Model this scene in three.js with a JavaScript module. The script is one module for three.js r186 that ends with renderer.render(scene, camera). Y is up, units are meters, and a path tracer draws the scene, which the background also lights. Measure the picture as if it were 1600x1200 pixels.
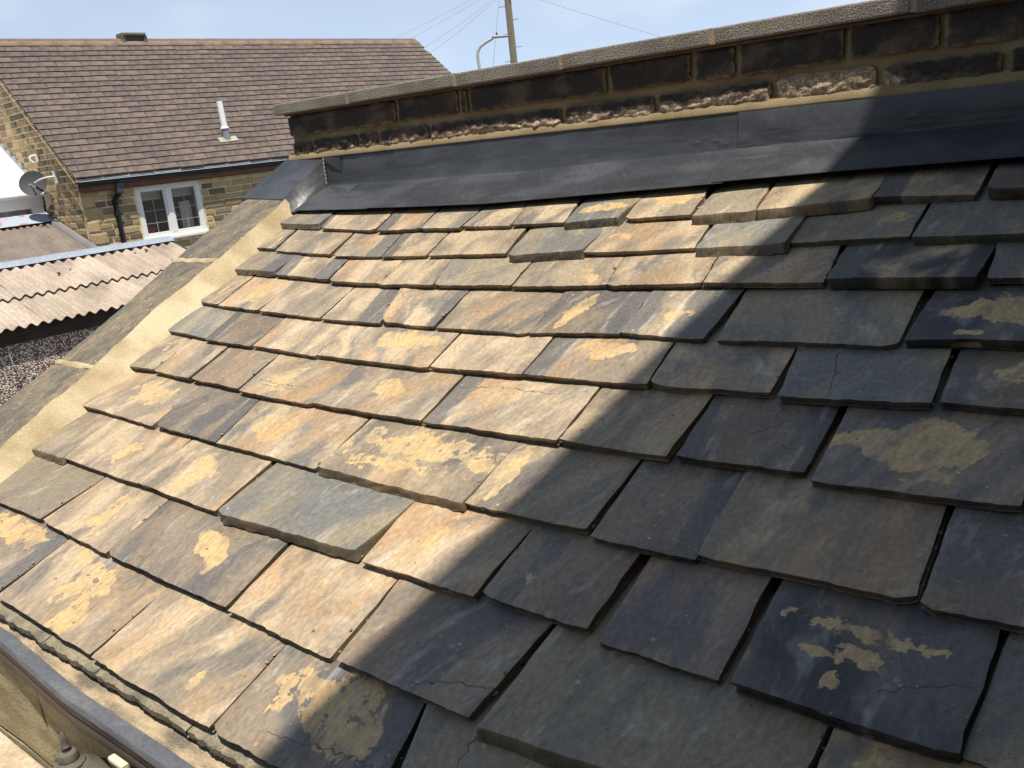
import * as THREE from 'three';
import { mergeGeometries } from 'three/addons/utils/BufferGeometryUtils.js';

// ---------------------------------------------------------------- camera, sky, sun, exposure
const scene = new THREE.Scene();
const PITCH = 0.383726;                       // slope of the stone slate roof, 21.99 degrees
const SN = Math.sin(PITCH), CS = Math.cos(PITCH);
const camera = new THREE.PerspectiveCamera(45.81, 4 / 3, 0.05, 400);
camera.position.set(0, 1.25 * CS, 1.25 * SN);
camera.up.set(-0.08964117, 0.95953627, -0.2669356);
camera.lookAt(camera.position.x - 0.63740839, camera.position.y - 0.2612092, camera.position.z - 0.7249002);

const renderer = new THREE.WebGLRenderer({ antialias: true });
renderer.toneMapping = THREE.LinearToneMapping;
renderer.toneMappingExposure = 1.2;
renderer.shadowMap.enabled = true;

// hashed value / gradient noise, seeded
let seedState = 20240611;
function rnd() { seedState = (seedState * 1664525 + 1013904223) >>> 0; return seedState / 4294967296; }
const rr = (a, b) => a + (b - a) * rnd();
const PERM = new Uint8Array(512), GX = new Float32Array(256), GY = new Float32Array(256);
{
  const p = Array.from({ length: 256 }, (_, i) => i);
  for (let i = 255; i > 0; i--) { const j = Math.floor(rnd() * (i + 1)); [p[i], p[j]] = [p[j], p[i]]; }
  for (let i = 0; i < 512; i++) PERM[i] = p[i & 255];
  for (let i = 0; i < 256; i++) { const a = rnd() * Math.PI * 2; GX[i] = Math.cos(a); GY[i] = Math.sin(a); }
}
function noise(x, y) {
  const xi = Math.floor(x), yi = Math.floor(y), fx = x - xi, fy = y - yi, X = xi & 255, Y = yi & 255;
  const u = fx * fx * fx * (fx * (fx * 6 - 15) + 10), v = fy * fy * fy * (fy * (fy * 6 - 15) + 10);
  const a = PERM[PERM[X] + Y], b = PERM[PERM[X + 1] + Y], c = PERM[PERM[X] + Y + 1], d = PERM[PERM[X + 1] + Y + 1];
  const n00 = GX[a] * fx + GY[a] * fy, n10 = GX[b] * (fx - 1) + GY[b] * fy;
  const n01 = GX[c] * fx + GY[c] * (fy - 1), n11 = GX[d] * (fx - 1) + GY[d] * (fy - 1);
  return 1.5 * (n00 + u * (n10 - n00) + v * (n01 + u * (n11 - n01) - n00 - u * (n10 - n00)));
}
function fbm(x, y, o) { let s = 0, a = 0.55; for (let i = 0; i < o; i++) { s += a * noise(x, y); x = x * 2.03 + 17.3; y = y * 2.03 + 9.1; a *= 0.52; } return s; }
const sst = (a, b, x) => { const t = Math.min(1, Math.max(0, (x - a) / (b - a))); return t * t * (3 - 2 * t); };
const hash2 = (x, y) => PERM[(PERM[x & 255] + y) & 511] / 255;

// sky: pale blue summer air with thin high cloud, deeper overhead
{
  const w = 1024, h = 512, d = new Float32Array(w * h * 4);
  for (let j = 0; j < h; j++) {
    const el = ((j + 0.5) / h - 0.5) * Math.PI, e = Math.max(0, Math.sin(el));
    const k = Math.pow(e, 0.55);
    for (let i = 0; i < w; i++) {
      const az = (i / w) * Math.PI * 2;
      const cx = Math.cos(az), cz = Math.sin(az), q = 1 / (e + 0.14);
      const cl = sst(0.02, 0.75, fbm(cx * q * 0.9 + 5, cz * q * 0.9 + 3, 4) + 0.16) * 0.5 * (1 - 0.5 * e);
      let r = 0.63 * (1 - k) + 0.105 * k, g = 0.775 * (1 - k) + 0.155 * k, b = 0.98 * (1 - k) + 0.25 * k;
      r += (0.80 - r) * cl; g += (0.84 - g) * cl; b += (0.89 - b) * cl;
      const o = (j * w + i) * 4; d[o] = r; d[o + 1] = g; d[o + 2] = b; d[o + 3] = 1;
    }
  }
  const t = new THREE.DataTexture(d, w, h, THREE.RGBAFormat, THREE.FloatType);
  t.mapping = THREE.EquirectangularReflectionMapping; t.magFilter = THREE.LinearFilter; t.minFilter = THREE.LinearFilter;
  t.wrapS = THREE.RepeatWrapping; t.needsUpdate = true;
  scene.background = t; scene.environment = t;
}
const SUNDIR = new THREE.Vector3(0.326, 1, 0.21).normalize();
const sun = new THREE.DirectionalLight(new THREE.Color().setRGB(1, 0.93, 0.82), 4.6);
sun.position.copy(SUNDIR).multiplyScalar(40).add(new THREE.Vector3(-6, 0, -5));
sun.target.position.set(-6, 0, -5);
sun.castShadow = true;
Object.assign(sun.shadow.camera, { left: -30, right: 30, top: 30, bottom: -30, near: 1, far: 90 });
sun.shadow.mapSize.set(4096, 4096);
scene.add(sun, sun.target);

// ---------------------------------------------------------------- helpers
const used = {};
function unique(name) { const k = used[name] = (used[name] ?? -1) + 1; return k ? `${name}_${String(k).padStart(3, '0')}` : name; }
function group(name, label, category, pos = [0, 0, 0], turn = 0) {
  const g = new THREE.Group(); g.name = unique(name); g.position.set(...pos); g.rotation.y = turn;
  g.userData = { label, category, kind: 'thing' }; scene.add(g); return g;
}
function part(name, geo, mat, parent) {
  const m = new THREE.Mesh(geo, mat); m.name = name; m.castShadow = m.receiveShadow = true; parent.add(m); return m;
}
function thing(name, geo, mat, label, category) {
  const m = part(unique(name), geo, mat, scene); m.userData = { label, category, kind: 'thing' }; return m;
}
function structure(name, geo, mat) { const m = part(name, geo, mat, scene); m.userData = { kind: 'structure' }; return m; }

class MB {                                     // mesh builder: vertices with uv and colour, grids and quads
  constructor() { this.p = []; this.t = []; this.c = []; this.i = []; }
  v(x, y, z, u = 0, w = 0, c = 1) { this.p.push(x, y, z); this.t.push(u, w); if (Array.isArray(c)) this.c.push(...c); else this.c.push(c, c, c); return this.p.length / 3 - 1; }
  grid(nu, nv, fn) {                           // fn(i, j) -> [x, y, z, u, v, c]
    const b = this.p.length / 3;
    for (let j = 0; j <= nv; j++) for (let i = 0; i <= nu; i++) this.v(...fn(i, j));
    for (let j = 0; j < nv; j++) for (let i = 0; i < nu; i++) {
      const a = b + j * (nu + 1) + i, e = a + nu + 1;
      this.i.push(a, a + 1, e + 1, a, e + 1, e);
    }
    return this;
  }
  quad(a, b, c, d, uv) {                       // counter-clockwise from outside
    const l = (p, q) => Math.hypot(p[0] - q[0], p[1] - q[1], p[2] - q[2]), w = l(a, b), h = l(a, d);
    const o = uv ?? [[0, 0], [w, 0], [w, h], [0, h]], k = [a, b, c, d].map((p, n) => this.v(...p, ...o[n]));
    this.i.push(k[0], k[1], k[2], k[0], k[2], k[3]); return this;
  }
  box(x0, x1, y0, y1, z0, z1) {
    const P = (x, y, z) => [x, y, z];
    this.quad(P(x0, y0, z1), P(x1, y0, z1), P(x1, y1, z1), P(x0, y1, z1), [[x0, y0], [x1, y0], [x1, y1], [x0, y1]]);
    this.quad(P(x1, y0, z0), P(x0, y0, z0), P(x0, y1, z0), P(x1, y1, z0), [[x1, y0], [x0, y0], [x0, y1], [x1, y1]]);
    this.quad(P(x0, y0, z0), P(x0, y0, z1), P(x0, y1, z1), P(x0, y1, z0), [[z0, y0], [z1, y0], [z1, y1], [z0, y1]]);
    this.quad(P(x1, y0, z1), P(x1, y0, z0), P(x1, y1, z0), P(x1, y1, z1), [[z1, y0], [z0, y0], [z0, y1], [z1, y1]]);
    this.quad(P(x0, y1, z1), P(x1, y1, z1), P(x1, y1, z0), P(x0, y1, z0), [[x0, z1], [x1, z1], [x1, z0], [x0, z0]]);
    this.quad(P(x0, y0, z0), P(x1, y0, z0), P(x1, y0, z1), P(x0, y0, z1), [[x0, z0], [x1, z0], [x1, z1], [x0, z1]]);
    return this;
  }
  geo(color = false) {
    const g = new THREE.BufferGeometry();
    g.setAttribute('position', new THREE.Float32BufferAttribute(this.p, 3));
    g.setAttribute('uv', new THREE.Float32BufferAttribute(this.t, 2));
    if (color) g.setAttribute('color', new THREE.Float32BufferAttribute(this.c, 3));
    g.setIndex(this.i); g.computeVertexNormals(); return g;
  }
}
const boxGeo = (x0, x1, y0, y1, z0, z1) => new MB().box(x0, x1, y0, y1, z0, z1).geo();
// box with bevelled edges
function bevelBox(x0, x1, y0, y1, z0, z1, r = 0.006) {
  const s = new THREE.Shape();
  const w = x1 - x0, h = y1 - y0; r = Math.min(r, w / 3, h / 3, (z1 - z0) / 3);
  s.moveTo(r, r); s.lineTo(w - r, r); s.lineTo(w - r, h - r); s.lineTo(r, h - r); s.closePath();
  const g = new THREE.ExtrudeGeometry(s, { depth: z1 - z0 - 2 * r, bevelEnabled: true, bevelThickness: r, bevelSize: r, bevelSegments: 2, steps: 1 });
  g.translate(x0, y0, z0 + r); return g;
}
function tube(pts, r, seg = 24, rad = 8) {
  return new THREE.TubeGeometry(new THREE.CatmullRomCurve3(pts.map(p => new THREE.Vector3(...p))), seg, r, rad, false);
}
const roofP = (u, v, n) => [u, v * SN + n * CS, -v * CS + n * SN];   // roof coordinates: across, up the slope, off the surface

function tex(w, h, fn, srgb = true) {           // fn(x, y) -> [r, g, b] 0..255
  const d = new Uint8Array(w * h * 4);
  for (let y = 0; y < h; y++) for (let x = 0; x < w; x++) {
    const c = fn(x, y), o = (y * w + x) * 4;
    d[o] = Math.max(0, Math.min(255, c[0])); d[o + 1] = Math.max(0, Math.min(255, c[1])); d[o + 2] = Math.max(0, Math.min(255, c[2])); d[o + 3] = 255;
  }
  return finish(d, w, h, srgb);
}
function finish(d, w, h, srgb) {
  const t = new THREE.DataTexture(d, w, h, THREE.RGBAFormat, THREE.UnsignedByteType);
  t.wrapS = t.wrapT = THREE.RepeatWrapping; t.magFilter = THREE.LinearFilter; t.minFilter = THREE.LinearMipmapLinearFilter;
  t.generateMipmaps = true; if (srgb) t.colorSpace = THREE.SRGBColorSpace; t.needsUpdate = true; return t;
}
const mixc = (a, b, t) => [a[0] + (b[0] - a[0]) * t, a[1] + (b[1] - a[1]) * t, a[2] + (b[2] - a[2]) * t];
const mul = (a, k) => [a[0] * k, a[1] * k, a[2] * k];
// tiling grainy stone / mortar surface: a pair of maps covering `m` metres
function grainy(size, m, base, alt, opts = {}) {
  const { coarse = 3, fine = 90, contrast = 0.14, spots = 0, spotCol = [210, 205, 195], stretch = 1 } = opts;
  const s0 = rnd() * 200, bd = new Uint8Array(size * size * 4);
  // blend two offset copies so that the tile wraps without a seam
  const W = (f, x, y) => { const a = x / size, b = y / size; return f(x, y) * (1 - a) * (1 - b) + f(x - size, y) * a * (1 - b) + f(x, y - size) * (1 - a) * b + f(x - size, y - size) * a * b; };
  const k = m / size;
  const map = tex(size, size, (x, y) => {
    const n = W((p, q) => fbm(p * k * coarse + s0, q * k * coarse * stretch, 4), x, y);
    const f = noise(x * k * fine + s0, y * k * fine * stretch) * 0.6 + noise(x * k * fine * 2.3, y * k * fine * 2.3 * stretch + s0) * 0.5;
    let c = mul(mixc(base, alt, sst(-0.3, 0.4, n)), 1 + contrast * f);
    const hs = hash2(Math.floor(x / 4) + 13, Math.floor(y / 4) + 7), dd = Math.hypot((x & 3) - 1.5, (y & 3) - 1.5);
    if (hs < spots && dd < 1.6) c = mixc(c, spotCol, 0.7);
    const v = 128 + f * 70 + n * 60, o = (y * size + x) * 4; bd[o] = bd[o + 1] = bd[o + 2] = Math.max(0, Math.min(255, v)); bd[o + 3] = 255;
    return c;
  });
  const bump = finish(bd, size, size, false);
  map.repeat.set(1 / m, 1 / m); bump.repeat.set(1 / m, 1 / m);
  return { map, bump };
}
const std = (o) => new THREE.MeshStandardMaterial({ roughness: 0.85, metalness: 0, ...o });
const sharedGrain = {};
function grainMat(size, m, base, alt, opts = {}, bumpScale = 0.002, rough = 0.9) {
  let g, color = new THREE.Color(1, 1, 1);
  if (size <= 256 && !opts.spots && !opts.keep) {            // small plain surfaces share one neutral grain, coloured by the material
    const key = opts.stretch > 1.5 ? 'long' : 'even';
    g = sharedGrain[key] ??= grainy(256, .6, [226, 226, 226], [186, 186, 186], { coarse: 6, fine: 60, contrast: .16, stretch: opts.stretch > 1.5 ? 4 : 1 });
    const lin = (v) => new THREE.Color().setRGB(v[0] / 255, v[1] / 255, v[2] / 255, THREE.SRGBColorSpace), a = lin(mixc(base, alt, .5));
    color.setRGB(a.r / .62, a.g / .62, a.b / .62);
  } else g = grainy(size, m, base, alt, opts);
  return std({ map: g.map, bumpMap: g.bump, bumpScale, roughness: rough, color });
}
function tint(mat, r, g, b) { const m = mat.clone(); m.color.setRGB(r, g, b); return m; }

// ---------------------------------------------------------------- stone slate roof
// each slate: tail left u,v, tail right u,v, upper right u,v, upper left u,v (metres on the slope), thickness
const SLATES = [
  [[-3.663,2.335,-3.352,2.315,-3.394,2.474,-3.676,2.479,0.028],
   [-3.321,2.29,-2.921,2.254,-2.986,2.453,-3.404,2.479,0.022],
   [-2.899,2.248,-2.659,2.264,-2.716,2.457,-2.973,2.452,0.022],
   [-2.655,2.264,-2.434,2.256,-2.46,2.451,-2.704,2.451,0.022],
   [-2.428,2.27,-2.183,2.264,-2.236,2.44,-2.45,2.45,0.022],
   [-2.176,2.269,-1.95,2.281,-2.002,2.462,-2.233,2.445,0.022],
   [-1.925,2.251,-1.717,2.275,-1.73,2.457,-1.977,2.44,0.036],
   [-1.702,2.29,-1.457,2.302,-1.492,2.492,-1.741,2.483,0.022],
   [-1.432,2.268,-1.229,2.276,-1.269,2.476,-1.464,2.457,0.04],
   [-1.22,2.279,-0.9,2.327,-0.915,2.51,-1.258,2.471,0.042],
   [-0.906,2.353,-0.634,2.347,-0.645,2.538,-0.922,2.534,0.03],
   [-0.611,2.347,-0.385,2.364,-0.378,2.539,-0.627,2.531,0.042]],
  [[-3.624,2.129,-3.452,2.116,-3.536,2.313,-3.658,2.33,0.022],
   [-3.428,2.099,-3.008,2.06,-3.077,2.265,-3.52,2.313,0.022],
   [-2.982,2.05,-2.689,2.05,-2.762,2.245,-3.062,2.259,0.022],
   [-2.678,2.045,-2.446,2.059,-2.498,2.233,-2.749,2.234,0.022],
   [-2.433,2.059,-2.063,2.067,-2.115,2.254,-2.487,2.232,0.022],
   [-2.028,2.031,-1.732,2.066,-1.759,2.247,-2.088,2.224,0.036],
   [-1.736,2.07,-1.344,2.097,-1.382,2.288,-1.776,2.272,0.022],
   [-1.327,2.073,-1.06,2.094,-1.078,2.294,-1.36,2.263,0.036],
   [-1.06,2.124,-0.748,2.147,-0.759,2.367,-1.088,2.319,0.022],
   [-0.731,2.117,-0.325,2.143,-0.325,2.358,-0.747,2.34,0.036]],
  [[-3.537,1.939,-3.226,1.918,-3.264,2.066,-3.608,2.104,0.028],
   [-3.205,1.908,-2.836,1.88,-2.895,2.062,-3.282,2.086,0.022],
   [-2.818,1.867,-2.521,1.863,-2.572,2.054,-2.895,2.062,0.022],
   [-2.517,1.859,-2.242,1.861,-2.315,2.042,-2.572,2.054,0.022],
   [-2.239,1.861,-1.898,1.873,-1.938,2.061,-2.315,2.042,0.022],
   [-1.89,1.866,-1.543,1.89,-1.591,2.078,-1.936,2.061,0.022],
   [-1.539,1.887,-1.23,1.908,-1.265,2.1,-1.589,2.078,0.022],
   [-1.226,1.911,-0.891,1.923,-0.922,2.132,-1.261,2.1,0.022],
   [-0.88,1.916,-0.535,1.928,-0.537,2.115,-0.903,2.102,0.042],
   [-0.519,1.951,-0.275,1.966,-0.271,2.155,-0.537,2.145,0.022]],
  [[-3.492,1.69,-3.322,1.672,-3.392,1.924,-3.531,1.931,0.022],
   [-3.322,1.672,-3.025,1.654,-3.06,1.884,-3.388,1.924,0.022],
   [-3.008,1.651,-2.623,1.632,-2.675,1.852,-3.069,1.888,0.022],
   [-2.609,1.629,-2.297,1.627,-2.417,1.859,-2.671,1.853,0.022],
   [-2.298,1.634,-2.041,1.626,-2.084,1.857,-2.41,1.855,0.022],
   [-2.027,1.624,-1.662,1.626,-1.694,1.872,-2.079,1.854,0.022],
   [-1.657,1.63,-1.36,1.655,-1.388,1.886,-1.692,1.872,0.022],
   [-1.356,1.658,-1.105,1.65,-1.112,1.886,-1.384,1.886,0.022],
   [-1.068,1.654,-0.638,1.675,-0.655,1.939,-1.105,1.89,0.022],
   [-0.627,1.692,-0.218,1.713,-0.233,1.946,-0.628,1.928,0.032]],
  [[-3.445,1.482,-3.13,1.459,-3.192,1.662,-3.51,1.688,0.022],
   [-3.115,1.448,-2.811,1.439,-2.854,1.634,-3.188,1.662,0.022],
   [-2.798,1.444,-2.426,1.426,-2.471,1.621,-2.847,1.635,0.022],
   [-2.424,1.433,-1.899,1.424,-1.934,1.632,-2.475,1.624,0.022],
   [-1.895,1.434,-1.548,1.441,-1.577,1.643,-1.929,1.633,0.022],
   [-1.548,1.444,-1.162,1.453,-1.191,1.644,-1.572,1.644,0.022],
   [-1.159,1.453,-0.852,1.473,-0.869,1.666,-1.184,1.642,0.022],
   [-0.827,1.456,-0.516,1.487,-0.532,1.698,-0.863,1.663,0.024],
   [-0.503,1.496,-0.171,1.504,-0.183,1.721,-0.517,1.702,0.022]],
  [[-3.372,1.243,-3.194,1.246,-3.25,1.465,-3.431,1.474,0.022],
   [-3.18,1.24,-2.925,1.229,-2.971,1.444,-3.245,1.462,0.022],
   [-2.915,1.23,-2.614,1.22,-2.65,1.433,-2.962,1.441,0.022],
   [-2.593,1.209,-2.197,1.201,-2.218,1.429,-2.646,1.434,0.022],
   [-2.195,1.208,-1.737,1.209,-1.767,1.425,-2.218,1.429,0.022],
   [-1.731,1.21,-1.281,1.215,-1.303,1.445,-1.758,1.426,0.022],
   [-1.28,1.222,-0.987,1.218,-0.994,1.455,-1.296,1.44,0.022],
   [-0.969,1.229,-0.686,1.241,-0.698,1.463,-0.99,1.453,0.022],
   [-0.666,1.221,-0.303,1.238,-0.309,1.491,-0.681,1.474,0.022],
   [-0.299,1.242,-0.122,1.25,-0.134,1.506,-0.304,1.492,0.022]],
  [[-3.353,1.007,-2.816,0.988,-2.867,1.21,-3.366,1.224,0.022],
   [-2.8,0.991,-2.427,0.981,-2.485,1.194,-2.857,1.212,0.022],
   [-2.422,0.982,-1.932,0.969,-1.958,1.198,-2.489,1.203,0.022],
   [-1.92,0.971,-1.387,0.964,-1.406,1.204,-1.944,1.194,0.03],
   [-1.389,0.972,-1.051,0.976,-1.057,1.215,-1.408,1.208,0.022],
   [-1.033,0.961,-0.795,0.968,-0.815,1.23,-1.052,1.21,0.022],
   [-0.796,0.977,-0.409,0.991,-0.423,1.227,-0.812,1.229,0.022],
   [-0.398,0.981,-0.168,0.991,-0.163,1.24,-0.41,1.227,0.022]],
  [[-3.288,0.765,-3.053,0.765,-3.099,0.986,-3.333,0.981,0.028],
   [-3.072,0.771,-2.552,0.76,-2.58,0.97,-3.105,0.989,0.022],
   [-2.55,0.764,-2.127,0.752,-2.147,0.973,-2.574,0.968,0.022],
   [-2.101,0.744,-1.554,0.756,-1.545,0.95,-2.118,0.964,0.036],
   [-1.526,0.747,-1.192,0.749,-1.195,0.975,-1.556,0.957,0.022],
   [-1.177,0.759,-0.912,0.754,-0.92,0.95,-1.193,0.974,0.022],
   [-0.88,0.738,-0.641,0.739,-0.656,0.982,-0.895,0.963,0.022],
   [-0.614,0.736,-0.279,0.734,-0.28,0.989,-0.631,0.967,0.036],
   [-0.277,0.744,-0.114,0.738,-0.105,0.984,-0.271,0.996,0.022]],
  [[-3.352,0.54,-2.804,0.547,-2.778,0.764,-3.296,0.755,0.022],
   [-2.784,0.544,-2.355,0.525,-2.385,0.745,-2.772,0.762,0.022],
   [-2.358,0.529,-1.778,0.522,-1.808,0.741,-2.379,0.744,0.022],
   [-1.769,0.521,-1.399,0.511,-1.42,0.741,-1.8,0.739,0.022],
   [-1.376,0.516,-1.02,0.517,-1.006,0.747,-1.412,0.74,0.022],
   [-0.984,0.505,-0.46,0.547,-0.462,0.729,-0.992,0.74,0.034],
   [-0.446,0.551,-0.17,0.591,-0.162,0.77,-0.455,0.737,0.022]],
  [[-3.023,0.291,-2.61,0.306,-2.617,0.534,-3.177,0.544,0.022],
   [-2.589,0.3,-2.043,0.291,-2.056,0.513,-2.611,0.533,0.022],
   [-2.031,0.288,-1.533,0.287,-1.554,0.508,-2.052,0.512,0.022],
   [-1.526,0.286,-1.076,0.295,-1.137,0.516,-1.551,0.507,0.022],
   [-1.042,0.292,-0.748,0.312,-0.768,0.515,-1.131,0.517,0.022]],
];

// the stone of each slab: W warm mottled, L pale cream, O ochre, G grey, T grey tan, B brown, P purple brown, D blue-black, M taupe with brown and blue-grey clouds, E pale with dark ends
const LOOK = ['GLOgWWqLTWWD', 'WWWOLGOGTG', 'TWOWTLWWEW', 'WWLWWWMWTD', 'GMOWLWWGM', 'LWBOWOWMMW', 'WMWWWMWM', 'LWWGOMPDG', 'TWMWMTW', 'MWWMT'];
// delaminated ochre skins: [centre x, centre y, half width, half height, turn, raggedness] in slate fractions
const SKIN = {
  '0,6': [[.55, .6, .3, .25, 0, .9]], '0,7': [[.6, .75, .35, .25, 0, .5]], '3,1': [[.55, .5, .22, .33, -.2, .5]],
  '3,6': [[.35, .55, .09, .42, -.2, .3]], '3,9': [[.6, .62, .42, .36, 0, .5], [.3, .12, .1, .05, 0, .6]], '4,3': [[.55, .62, .2, .24, -.1, .6], [.75, .68, .22, .16, 0, .6]],
  '4,5': [[.55, .72, .22, .26, 0, .5]], '4,8': [[.7, .6, .4, .36, 0, .6]], '5,4': [[.5, .55, .13, .2, .1, .6]], '5,8': [[.45, .55, .33, .33, 0, .35]],
  '6,0': [[.62, .66, .24, .26, .2, .8]], '6,2': [[.35, .5, .17, .28, .2, .6]], '6,3': [[.5, .66, .42, .26, 0, .75], [.38, .3, .3, .1, .1, 1.1]], '6,4': [[.15, .5, .07, .42, 0, .35]],
  '7,2': [[.45, .55, .14, .34, .1, .8]], '7,5': [[.3, .35, .05, .06, 0, 1.2]], '7,7': [[.45, .72, .3, .06, -.1, 1.2], [.5, .5, .12, .07, .2, 1.0], [.3, .45, .08, .04, 0, .8], [.42, .25, .05, .07, 0, .7]],
  '8,1': [[.55, .55, .1, .38, 0, .8]], '8,2': [[.55, .6, .1, .2, .2, .5], [.66, .56, .1, .22, .1, .4]],
  '9,0': [[.5, .8, .3, .2, 0, .9], [.65, .3, .07, .06, 0, .4]], '9,1': [[.45, .6, .13, .34, .3, 1.2], [.6, .5, .1, .36, .1, 1.2]], '9,2': [[.72, .3, .03, .12, .2, 1.3]],
  '9,3': [[.5, .62, .3, .34, .2, 1.0], [.75, .5, .14, .3, 0, 1.3]],
};
const CRACK = { '5,3': [[.1, .33, .4, .3], [.4, .3, .75, .36], [.2, .22, .6, .26]], '5,5': [[.05, .75, .3, .85], [.3, .85, .75, .8]], '5,7': [[.5, .45, .7, .75], [.7, .35, .85, .3]], '2,4': [[.3, .35, .9, .85]], '2,0': [[.5, .3, .95, .7]],
  '7,7': [[.62, .28, .8, .42], [.8, .42, .97, .5]], '8,4': [[.55, .06, .78, .22], [.78, .22, 1, .3]], '9,3': [[.3, .2, .6, .3], [.6, .3, .95, .36]], '4,7': [[.35, .1, .3, .9]], '9,4': [[.3, .3, .35, .9]] };
const C = { cream: [196, 174, 142], taupe: [148, 134, 115], ochre: [180, 146, 108], grey: [122, 120, 114], blue: [102, 100, 98], dark: [70, 70, 71], brown: [136, 119, 101], purple: [130, 115, 106], skin: [208, 178, 126], white: [206, 201, 194], tan: [154, 141, 117] };
//            base     blotch   second   grey amount, second amount, side bands
const KIND = {
  W: ['taupe', 'cream', 'ochre', .8, .55, .22], L: ['taupe', 'cream', 'cream', .35, .6, .15], O: ['taupe', 'cream', 'ochre', .5, .75, .15],
  G: ['grey', 'tan', 'grey', .35, .2, .0], g: ['grey', 'cream', 'taupe', .5, .5, .1], q: ['grey', 'tan', 'dark', .6, .5, .1], T: ['tan', 'taupe', 'grey', .6, .5, .15],
  B: ['brown', 'taupe', 'ochre', .95, .4, .2], P: ['purple', 'taupe', 'ochre', .95, .45, .25], D: ['dark', 'blue', 'brown', .5, .6, .15], M: ['taupe', 'brown', 'blue', .9, .85, .35], E: ['dark', 'cream', 'tan', .2, .5, .1],
};
const CELL = 340, ATLAS = 2048, PER = 6;
const atlases = [0, 1, 2].map(() => ({ map: new Uint8Array(ATLAS * ATLAS * 4), bump: new Uint8Array(ATLAS * ATLAS * 4) }));
function paintSlate(index, key, look, wM, hM) {
  const at = atlases[Math.floor(index / 36)], cx = (index % PER) * CELL, cy = Math.floor((index % 36) / PER) * CELL;
  const k = KIND[look], base = C[k[0]], blot = C[k[1]], sec = C[k[2]], sd = index * 7.31;
  const drift = rr(-.1, .1), shear = rr(-0.45, 0.1), bandL = rnd() < k[5] ? rr(.03, .09) : 0, bandR = rnd() < k[5] ? rr(.03, .12) : 0, tone = rr(.93, 1.05);
  let skins = (SKIN[key] ?? []).map(s => [...s]);
  if (!SKIN[key] && 'WLOT'.includes(look) && rnd() < .16) skins.push([rr(.2, .8), rr(.3, .8), rr(.05, .13), rr(.1, .26), rr(-.3, .3), 1.5]);
  for (const s of skins) s[6] = Math.min(48, Math.max(13, 1.1 / Math.min(s[2] * wM, s[3] * hM) * .55));
  const cracks = CRACK[key] ?? [];
  const seg = (x, y, s) => { const dx = s[2] - s[0], dy = s[3] - s[1], t = Math.max(0, Math.min(1, ((x - s[0]) * dx + (y - s[1]) * dy) / (dx * dx + dy * dy))); return Math.hypot(x - s[0] - dx * t, y - s[1] - dy * t); };
  for (let j = 0; j < CELL; j++) for (let i = 0; i < CELL; i++) {
    const fx = (i / (CELL - 1)) * 1.06 - .03, fy = (j / (CELL - 1)) * 1.06 - .03, x = fx * wM, y = fy * hM;
    const wp = noise(x * 9 + sd, y * 5 + sd) * .02, sx = x + y * shear + wp, sy = y * .42 + noise(x * 6, y * 6 + sd) * .012;
    const n1 = fbm(sx * 7 + sd, sy * 9, 4), n2 = fbm(sx * 6 + sd + 31, sy * 7 + 8, 4), n3 = fbm(sx * 8 + 77, sy * 8 + sd, 4);
    let c = mixc(base, blot, sst(-.28, .36, n1 + drift));
    c = mixc(c, sec, sst(.0, .38, n2) * k[4]);
    c = mixc(c, C.blue, sst(.08, .45, n3) * k[3] * .8);
    if (look === 'E') c = mixc(c, C.dark, sst(.28, .42, Math.abs(fx - .5 + .08 * n2)) * .9);
    // strips that lay under older neighbours, grey with a lime-white rim
    const e1 = bandL ? x - bandL - n3 * .03 : 9, e2 = bandR ? wM - bandR - x + n2 * .03 : 9, e = Math.min(e1, e2);
    if (e < .03) {
      c = mixc(c, C.blue, sst(.008, -.014, e) * .78);
      const rim = Math.exp(-((e - .003) * (e - .003)) / (.006 * .006)) * sst(.0, .4, noise(x * 22 + sd, y * 12)) ; c = mixc(c, C.white, rim * .45);
    }
    const wh = sst(.2, .55, fbm(sx * 19 + sd, sy * 15 + 40, 4)) * .36; c = mixc(c, C.white, wh);
    const fine = noise(x * 330, y * 260 + sd), mid = noise(x * 95 + sd, y * 60);
    const vein = Math.exp(-Math.abs(fbm(sx * 17 + sd + 9, sy * 22, 3)) * 34) * sst(.0, .35, noise(x * 13 + sd, y * 9 + 2));
    c = mixc(c, vein > 0 && n2 > 0 ? C.white : C.dark, vein * .3);
    const fib = noise(sx * 150 + sd, sy * 46) * .6 + noise(sx * 70, sy * 30 + sd) * .6;
    c = mul(c, tone * (1 + .1 * fine + .1 * mid + .05 * fib));
    let bump = 118 + fine * 18 + mid * 24 + fib * 10 + n1 * 40;
    for (const s of skins) {
      const qx = (fx - s[0]) * Math.cos(s[4]) + (fy - s[1]) * Math.sin(s[4]), qy = (fy - s[1]) * Math.cos(s[4]) - (fx - s[0]) * Math.sin(s[4]);
      const r = Math.hypot(qx / s[2], qy / s[3]);
      if (r < 2.4) {
        const rag = r + (.5 + s[5] * .85) * (fbm(sx * s[6] + sd, sy * s[6] * 2.2, 5) + .1 * noise(x * 150 + sd, y * 110));
        const hole = s[5] > .7 ? sst(.3, .36, fbm(x * 30 + sd, y * 34 + 5, 4)) : 0, inside = sst(1.03, .9, rag) * (1 - hole);
        if (inside > 0) { const thin = sst(-.45, .15, fbm(sx * 20 + sd + 60, sy * 26, 4)); c = mixc(c, mul(mixc(mixc(C.skin, C.ochre, sst(.0, .5, n2) * .5), C.cream, sst(.0, .5, n3) * .5), 1 + .08 * fine + .1 * mid + .07 * fib), inside * (.5 + .42 * thin)); bump += inside * 40; }
      }
    }
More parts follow.
